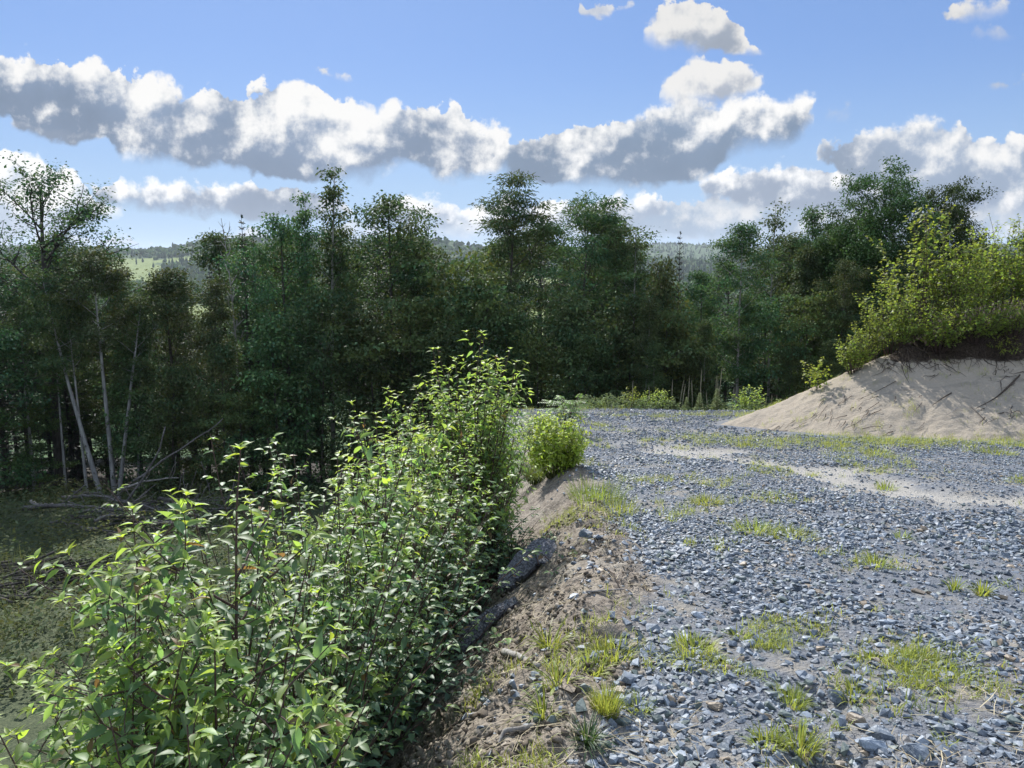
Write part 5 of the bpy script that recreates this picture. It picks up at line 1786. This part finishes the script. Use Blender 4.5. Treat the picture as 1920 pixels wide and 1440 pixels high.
# sumac with its long pinnate leaves, at the rim beyond the willow
tb, lv = Tubes(5), Leaves()
for c in range(13):
    az = c * 2.4
    k = math.sqrt((c + 0.5) / 13)
    P = bend((0, 0, -0.05), np.array((math.cos(az) * k * 0.5, math.sin(az) * k * 0.5, 1.0)), rng.uniform(0.75, 1.1), 6, rng, 0.1, 0.1)
    tb.add(P, np.linspace(0.012, 0.006, len(P)))
    for j in range(7):
        a = az + j * 2.4
        d = unit(np.array((math.cos(a), math.sin(a), 0.42)))
        p0, _ = pl_at(P, 0.55 + 0.45 * j / 6)
        Q_ = bend(p0, d, 0.42, 5, rng, up=-0.5, wob=0.05)
        tb.add(Q_, 0.0025, sides=3, cap=False)
        for t in np.linspace(0.2, 1.0, 8):
            q, dq = pl_at(Q_, t)
            sd = unit(np.cross(dq, UP))
            for s_ in (-1, 1):
                lv.add(q, unit(sd * s_ + dq * 0.4 + np.array((0, 0, -0.25))), UP + rng.normal(0, 0.15, 3), 0.10 * (1.1 - 0.4 * t), 0.05 + rng.uniform(0, 0.2))
put('sumac_bush', 1062, 722, 15.5, lambda H: [('stem', tb.data('stem', M['twig'])), ('foliage', lv.data('foliage', T_SLIM, M['bush'], rng))],
    "fern-like sumac with feathery drooping leaves behind the willow bush", BU)
put('sumac_bush', 1000, 752, 14.0, lambda H: [('stem', tb.data('stem', M['twig'])), ('foliage', lv.data('foliage', T_SLIM, M['bush'], rng))],
    "lower sumac between the dome bush and the willow bush", BU)

# undergrowth between the plants: leaves close over the soil
n = 30000
y = 1.3 + 16 * rng.random(n) ** 1.35
w = rng.uniform(0.35, 5.6, n)
x = edge_x(y) - w
bare = np.interp(y, [0, 3, 5, 7, 9, 12, 16], [0.80, 1.15, 1.35, 1.35, 1.10, 0.65, 0.35])
dens = sstep(-0.15, 0.30, w - bare + 0.5 * fbm(x * 1.4, y * 1.4, 3, 351))
dens *= 1 - np.exp(-((x + 0.55) / 0.45) ** 2 - ((y - 5.3) / 0.6) ** 2) * 0.6
k = rng.random(n) < dens
x, y, w = x[k], y[k], w[k]
n = len(x)
hgt = (0.05 + 0.42 * rng.random(n) ** 1.3 * sstep(0.0, 1.3, w - np.interp(y, [0, 3, 7, 12, 16], [0.85, 1.25, 1.45, 0.75, 0.45])) * (0.7 + 0.9 * np.clip(fbm(x * 0.8, y * 0.8, 2, 352) + 0.3, 0, 1)))
lv = Leaves()
zz = ground_z(x, y)
for i in range(n):
    a = rng.uniform(0, 6.28)
    d = np.array((math.cos(a), math.sin(a), rng.uniform(-0.35, 0.25)))
    p = np.array((x[i], y[i], zz[i] + hgt[i]))
    if i % 3:
        compound(lv, p, d, rng, rng.uniform(0.055, 0.085), rng.uniform(0, 0.18) + 0.5 * (rng.random() < 0.03))
    else:
        lv.add(p, d, UP + rng.normal(0, 0.35, 3), rng.uniform(0.06, 0.10), rng.uniform(0, 0.2))
under = obj('undergrowth', lv.data('undergrowth', T_OVATE, M['bramble'], rng))
tag(under, "low leafy undergrowth closing over the slope", kind='stuff')

# ------------------------------------------------------------------ bushes and roots on the sand bank
rng = np.random.default_rng(53)


def put_bank(px, top, y, H0, parts, label, name='birch_bush'):
    s, t = st(px, top)
    x = s * y
    z = bank_z(x, y) - 0.05
    k = (CAMZ + t * y - z) / H0
    o = plant(name, (x, y, z), parts)
    o.scale = (k, k, k)
    return tag(o, label, BU)


def birch(H, R, ns, leaf=0.088):
    return leafy_bush(rng, H, R, ns, leaf, T_ROUND, 'birch', 0.052, sub=10, tint0=0.1, tipgain=0.6, el=0.7)


for (px, top, y, R, lb) in [(1640, 560, 18.3, 0.75, "birch bush hanging over the bank's outer corner"),
                            (1682, 495, 18.7, 0.85, "birch bush at the top of the sandy ridge, next to the overhanging one"),
                            (1748, 366, 19.7, 1.05, "tallest birch bush with a narrow pointed top on the bank"),
                            (1805, 425, 18.9, 0.95, "broad birch bush standing before the tallest one"),
                            (1852, 420, 19.5, 0.95, "birch bush between the broad one and the airy-topped one"),
                            (1893, 382, 20.0, 1.05, "airy-topped birch bush with loose leaves against the clouds"),
                            (1955, 400, 19.6, 1.05, "birch bush cut by the photo's edge, high on the bank")]:
    H = 2.4
    put_bank(px, top, y, H, birch(H, R, 20), lb)
for (px, top, y, R, lb) in [(1700, 575, 18.25, 0.7, "low birch bush on the dark lip of the bank, below the sandy ridge's tall neighbour"),
                            (1768, 555, 18.1, 0.8, "low birch bush overhanging the lip in the middle of the bank"),
                            (1838, 545, 18.0, 0.85, "low yellowish birch bush above the dark overhang"),
                            (1910, 545, 17.95, 0.85, "low birch bush over the darkest part of the overhang"),
                            (1605, 612, 18.1, 0.45, "smallest leafy bush clinging to the bank's shaded outer flank")]:
    H = 1.4
    put_bank(px, top, y, H, birch(H, R * 1.15, 22), lb)
p = hit(1885, 668)
o = plant('young_weed', p, sapling(rng, 0.5, 3, (-0.5, 0), 0.09, 0.3, 7, 0.2, 0.3, r0=0.006, step=0.04, mat='birch', tint0=0.3))
tag(o, "small leafy sprout hanging from the dark overhang near the photo's edge", 'sprout')
p = hit(1530, 700)
o = plant('young_weed', p, sapling(rng, 0.75, 3, (0, 0), 0.085, 0.35, 8, 0.15, 0.7, r0=0.006, step=0.045, mat='birch', tint0=0.3, tmpl=T_ROUND))
tag(o, "small leafy sprout at the bank's far flank against the dark wood", 'sprout')

ROOTS = [([(1690, 688), (1696, 705), (1705, 722)], [0.012, 0.010, 0.004], "short upright root stub sticking out of the upper sand"),
         ([(1680, 716), (1655, 730), (1630, 742), (1606, 752)], [0.010, 0.009, 0.006, 0.003], "dark root running down the sand below the upright stub"),
         ([(1784, 738), (1765, 750), (1748, 762)], [0.022, 0.016, 0.006], "thick dark stick lying alone in the middle of the sand face"),
         ([(1796, 766), (1785, 775), (1773, 783)], [0.014, 0.010, 0.004], "pale stick below the thick dark one on the sand"),
         ([(1912, 705), (1890, 728), (1865, 750), (1830, 768)], [0.035, 0.030, 0.018, 0.006], "long dark branch slanting down the sand at the photo's edge"),
         ([(1648, 757), (1630, 768), (1612, 778)], [0.010, 0.008, 0.003], "thin forked twig low on the sand's outer half"),
         ([(1616, 806), (1636, 804), (1652, 802)], [0.012, 0.010, 0.004], "dark twig at the sand's foot near the bright grass strip"),
         ([(1820, 765), (1835, 780), (1850, 795)], [0.008, 0.012, 0.004], "crooked root near the sand's foot below the long dark branch"),
         ([(1560, 692), (1545, 702), (1528, 714)], [0.018, 0.014, 0.005], "pale branch lying along the bank's outer crest"),
         ([(1700, 655), (1712, 668), (1722, 690)], [0.012, 0.009, 0.003], "root dangling from the turf at the top of the ridge"),
         ([(1740, 668), (1765, 662), (1800, 664), (1825, 655)], [0.016, 0.016, 0.012, 0.006], "long root lying along the base of the dark overhang"),
         ([(1812, 660), (1822, 680), (1815, 700)], [0.012, 0.008, 0.003], "curved root hanging from the middle of the dark overhang")]
for i, (pts, rr, lb) in enumerate(ROOTS):
    stick(pts, [0.65 * r for r in rr], lb, 'root', 'deadwood' if 'pale' in lb else 'root', 0.02, 'root', 6, 500 + i)
# fine rootlets and litter on the face, too many to count
tb = Tubes(4)
for i in range(330):
    x0 = rng.uniform(8.6, 14.5)
    yv = PLAT[1] - rng.uniform(-0.1, 0.5)
    z0 = bank_z(x0, yv)
    P = bend((x0, yv - 0.05, z0 - rng.uniform(0, 0.12)), np.array((rng.normal(0, 0.6), -1.0, -0.3)), rng.uniform(0.25, 0.85), 6, rng, up=-1.3, wob=0.35)
    for q in P[1:]:
        q[2] = max(q[2], bank_z(q[0], q[1]) + 0.012)
    tb.add(P, np.linspace(rng.uniform(0.004, 0.011), 0.002, len(P)), sides=4)
for i in range(230):
    x0, y0 = rng.uniform(5.5, 14, 1)[0], rng.uniform(15.4, 18.0)
    if vnoise(x0 * 0.9 + 0.5 * y0, y0 * 0.9, 361) < 0.02:
        continue
    a = math.radians(215) + rng.normal(0, 0.35)
    L = rng.uniform(0.08, 0.5)
    P = [np.array((x0 + math.cos(a) * L * t, y0 + math.sin(a) * L * t, 0.0)) + rng.normal(0, 0.012, 3) for t in np.linspace(0, 1, 5)]
    P = np.array(P)
    for q in P:
        q[2] = max(bank_z(q[0], q[1]), gz(q[0], q[1])) + rng.uniform(0.0, 0.02)
    tb.add(P, np.linspace(rng.uniform(0.004, 0.012), 0.002, len(P)), sides=4)
litter = obj('root_debris', tb.data('root_debris', M['root']))
tag(litter, "fine roots and twigs strewn down the sand face", kind='stuff')

# ------------------------------------------------------------------ far edge of the pad: shrubs, mulleins, dry stalks
rng = np.random.default_rng(61)


def far_put(name, px, top, y, parts, H0, label, cat, group=None):
    s, t = st(px, top)
    x = s * y
    z = gz(x, y)
    o = plant(name, (x, y, z), parts)
    o.scale = ((CAMZ + t * y - z) / H0,) * 3
    return tag(o, label, cat, group)


for (px, top, lb) in [(1183, 724, "tallest shrub at the pad's far edge, with upright yellowish shoots"), (1212, 734, "rounder shrub beside the tallest one at the far edge"),
                      (1128, 746, "low shrub at the far edge, nearest the sumac"), (1238, 724, "thin grey-green shrub at the far edge before the mullein group"),
                      (1408, 716, "airy shrub at the far edge below the fork-trunked tree"), (1392, 744, "low domed shrub at the far edge by the sand bank"),
                      (1105, 752, "lowest shrub at the far edge behind the sumac")]:
    far_put('shrub', px, top, 24.7, leafy_bush(rng, 1.0, 0.45, 14, 0.10, T_RHOMB, 'birch' if px % 2 else 'bush', 0.06, sub=6, tint0=0.2), 1.0, lb, 'shrub')
for (px, top, lb) in [(1345, 728, "tallest leafy mullein, a pale spire with a cluster of dry stalks in it"), (1312, 736, "leafy mullein beside the dry stalk that stands highest"),
                      (1288, 744, "low leafy mullein in the middle of the group"), (1264, 745, "low leafy mullein at the group's outer end")]:
    lv, tb = Leaves(), Tubes(6)
    P = np.array([(0, 0, t) for t in np.linspace(-0.05, 1.0, 6)])
    tb.add(P, np.linspace(0.02, 0.01, 6))
    for i in range(110):
        t = (i / 110.) ** 0.8
        a = i * 2.4
        d = np.array((math.cos(a), math.sin(a), 0.5 - 0.3 * t))
        lv.add(np.array((0, 0, t * 0.98)), d, UP - d * 0.3 + rng.normal(0, 0.2, 3), 0.30 * (1.05 - 0.8 * t), rng.uniform(0, 1))
    far_put('mullein', px, top, 24.4, [('stem', tb.data('stem', M['twig_green'])), ('foliage', lv.data('foliage', T_RHOMB, M['mullein'], rng))], 1.0, lb, 'mullein')
n = 5200
px_ = rng.uniform(1085, 1470, n)
y = 24.6 + rng.uniform(-0.5, 1.3, n)
x = (px_ - 960) / 1442 * y
hh = rng.random(n) * (0.16 + 0.42 * np.clip(vnoise(px_ / 22., y * 0, 381) + 0.35, 0, 1))
a = rng.uniform(0, 6.28, n)
edge_weeds = obj('edge_weeds', leaves_mesh('edge_weeds', T_RHOMB, np.stack([x, y, total_z(x, y) + hh], 1), np.stack([np.cos(a), np.sin(a), rng.uniform(-0.2, 0.9, n)], 1), UP + rng.normal(0, 0.5, (n, 3)),
                                           rng.uniform(0.05, 0.11, n), rng.uniform(0, 0.5, n), M['mullein'], rng))
tag(edge_weeds, "low pale weeds along the far edge of the gravel", kind='stuff')
STALKS = [(1186, 713), (1221, 722), (1261, 711), (1273, 711), (1279, 720), (1291, 705), (1301, 712), (1312, 690), (1318, 715), (1331, 733), (1343, 704), (1347, 687), (1350, 705), (1436, 743), (1448, 740), (1142, 750), (1148, 757)]
SPECIAL = {(1347, 687): "tallest dry mullein stalk, rising from the pale leafy spire", (1312, 690): "second tallest dry mullein stalk, standing in the middle of the group",
           (1448, 740): "dry stalk just clear of the sand bank's slope", (1142, 750): "short dry stalk at the far edge near the low shrub"}
for (px, top) in STALKS:
    y = 24.5 + rng.uniform(-0.3, 0.5)
    s, t = st(px, top)
    z = gz(s * y, y)
    H = CAMZ + t * y - z
    tb = Tubes(7)
    P = bend((0, 0, -0.05), np.array((rng.normal(0, 0.06), 0, 1.0)), H + 0.05, 8, rng, 0.1, 0.05)
    tb.add(P, np.array((0.010, 0.010, 0.010, 0.012, 0.021, 0.023, 0.022, 0.018, 0.006)) * 0.58)
    o = obj('mullein_stalk', tb.data('mullein_stalk', M['stalk']))
    o.location = (s * y, y, z)
    tag(o, SPECIAL.get((px, top), "thin dry mullein stalk rising from the weeds at the gravel's far edge"), 'dry stalk', "dry mullein stalks at the pad's far edge")

# ------------------------------------------------------------------ the clearing: ground cover, log heap, leaning dead stems
rng = np.random.default_rng(71)
n = 90000
y = rng.uniform(12, 34, n)
x = rng.uniform(-30, -3.2, n)
k = (edge_x(y) - x > 4.2) & (rng.random(n) < 0.35 + 0.65 * sstep(-0.2, 0.15, fbm(x * 0.5, y * 0.5, 3, 371)))
k &= ~((np.hypot((x + 13.6) / 2.2, (y - 19.2) / 1.6) < 1) & (rng.random(n) < 0.85))
lx, ly = st(230, 965)[0] * 27.6, 27.6
k &= ~((np.hypot((x - lx) / 4.2, (y - ly) / 1.7) < 1) & (rng.random(len(k)) < 0.6))
x, y = x[k], y[k]
n = len(x)
z = ground_z(x, y)
h = rng.random(n) ** 1.1 * (0.18 + 1.15 * np.clip(fbm(x * 0.45, y * 0.45, 3, 372) + 0.35, 0, 1))
a = rng.uniform(0, 2 * PI, n)
D = np.stack([np.cos(a), np.sin(a), rng.uniform(-0.3, 0.9, n)], 1)
gold = sstep(0.12, 0.3, fbm(x * 0.35 + 9, y * 0.35, 2, 373))
cover = obj('ground_vegetation', leaves_mesh('ground_vegetation', T_RHOMB, np.stack([x, y, z + h], 1), D, UP + rng.normal(0, 0.5, (n, 3)), rng.uniform(0.07, 0.16, n), np.clip(0.25 + 0.5 * gold + rng.normal(0, 0.15, n), 0, 1), M['meadow'], rng))
tag(cover, "weedy grey-green ground cover of the shaded clearing", kind='stuff')


n = 26000
y = rng.uniform(13, 34, n)
x = rng.uniform(-30, -3.2, n)
k = (edge_x(y) - x > 4.4) & (rng.random(n) < sstep(-0.15, 0.25, fbm(x * 0.4 + 5, y * 0.4, 3, 376)))
k &= ~(np.hypot((x - lx) / 4.2, (y - ly) / 1.5) < 1)
x, y = x[k], y[k]
n = len(x)
meadow = obj('meadow_grass', blades(rng, np.stack([x, y, ground_z(x, y)], 1), rng.uniform(0.25, 0.75, n), 'meadow', 'meadow_grass', 0.010, 0.6, 3, np.clip(rng.normal(0.45, 0.3, n), 0, 1)))
tag(meadow, "tall dull grass standing in the shaded clearing", kind='stuff')


def log(px0, py0, px1, py1, y0, y1, r0, r1, name, label, cat, group=None, mat='deadwood', lift=None, sag=0.0, branches=0, z0=None):
    A, B = at(px0, py0, y0), at(px1, py1, y1)
    if lift is not None:
        A, B = hit(px0, py0), hit(px1, py1)
        A[2] += lift; B[2] += lift
    ts = np.linspace(0, 1, 11)
    P = A[None] * (1 - ts[:, None]) + B[None] * ts[:, None]
    P[:, 2] += sag * np.sin(PI * ts)
    P += np.cumsum(rng.normal(0, 0.035, P.shape), 0) * np.minimum(1, np.minimum(ts, 1 - ts) * 6)[:, None]
    c = P[0].copy()
    tb = Tubes(8)
    tb.add(P - c, np.linspace(r0, r1, len(P)) * rng.uniform(0.92, 1.08, len(P)))
    for b in range(branches):
        q, d = pl_at(P, rng.uniform(0.25, 0.9))
        Bq = bend(q - c, unit(d + rng.normal(0, 0.7, 3) + np.array((0, 0, 0.3))), rng.uniform(0.6, 1.8), 5, rng, up=0.2, wob=0.3)
        tb.add(Bq, np.linspace(r1 * 0.9, 0.01, len(Bq)), sides=5)
    o = obj(name, tb.data(name, M[mat]))
    o.location = tuple(c)
    return tag(o, label, cat, group)


log(213, 962, 310, 800, 28.6, 29.0, 0.06, 0.022, 'dead_tree', "dead grey trunk curving up out of the log heap, the steeper of two", 'dead tree', sag=-0.45, mat='old_log')
log(250, 902, 418, 785, 29.2, 30.0, 0.045, 0.018, 'dead_tree', "long thin dead pole leaning low across the dark wood beside the log heap", 'dead tree', mat='old_log')
log(165, 988, 222, 932, 28.6, 28.9, 0.15, 0.11, 'fallen_log', "thick log slanting up at the heap's middle, foot of the curving dead trunk", 'log', sag=-0.1, mat='old_log')
log(45, 968, 190, 968, 29.6, 29.2, 0.10, 0.05, 'fallen_log', "long pale log lying flat at the heap's outer end", 'log', branches=2, lift=0.30, mat='old_log')
log(60, 957, 100, 962, 30.2, 30.2, 0.09, 0.05, 'fallen_log', "short pale log end poking out of the weeds at the heap's outer end", 'log', lift=0.35)
for i in range(44):
    px = rng.uniform(140, 400)
    py = 952 + rng.uniform(0, 44) + (px - 250) * 0.02
    L = rng.uniform(60, 170)
    sl = rng.normal(0.02, 0.14)
    y = 29.0 + (985 - py) * 0.035 + rng.uniform(-0.3, 0.3)
    log(px - L / 2, py - sl * L / 2, px + L / 2, py + sl * L / 2, y, y + rng.normal(0, 0.6), rng.uniform(0.035, 0.085), rng.uniform(0.015, 0.035), 'fallen_log',
        "weathered grey log in the jumbled heap at the clearing's edge", 'log', "logs heaped at the edge of the clearing", branches=int(rng.integers(0, 4)), lift=rng.uniform(0.02, 0.5), mat='old_log' if i % 4 else 'bark_dark')
log(222, 918, 335, 896, 28.8, 29.2, 0.05, 0.02, 'dead_branch', "thin crooked dead branch sticking out above the log heap", 'branch', branches=3)
# dark chips and broken wood at the near end of the clearing
tb = Tubes(5)
for i in range(190):
    a, q = rng.uniform(0, 6.28), math.sqrt(rng.random())
    x, y = -13.6 + math.cos(a) * q * 2.2, 19.2 + math.sin(a) * q * 1.8
    b, L = rng.normal(0.3, 0.5), rng.uniform(0.25, 1.3)
    z = gz(x, y) + rng.uniform(0.0, 0.28) * (1 - q * 0.7)
    P = bend((x, y, z), np.array((math.cos(b), math.sin(b), rng.normal(0, 0.1))), L, 3, rng, 0, 0.1)
    tb.add(P, rng.uniform(0.012, 0.05), sides=5)
chips = obj('wood_debris', tb.data('wood_debris', M['bark_dark']))
tag(chips, "broken branches and wood chips lying in the near end of the clearing", kind='stuff')


# ------------------------------------------------------------------ the summer haze in the valley
hz, n = new_mat('haze')
pv = n.n('ShaderNodeVolumePrincipled', {'Color': (0.80, 0.88, 1.0, 1.0), 'Density': 0.000075, 'Anisotropy': 0.25})
ov = n.n('ShaderNodeOutputMaterial')
n.put(ov, 'Volume', pv.outputs[0])
x0, x1, y0, y1, z0, z1 = -7000, 7000, -320, 8200, -140, 190
V = np.array([(x, y, z) for z in (z0, z1) for y in (y0, y1) for x in (x0, x1)], float)
F = np.array([(0, 2, 3, 1), (4, 5, 7, 6), (0, 1, 5, 4), (2, 6, 7, 3), (0, 4, 6, 2), (1, 3, 7, 5)])
haze = obj('haze', mesh_data('haze', V, [F], hz))
tag(haze, "thin blue summer haze filling the valley air", kind='stuff')
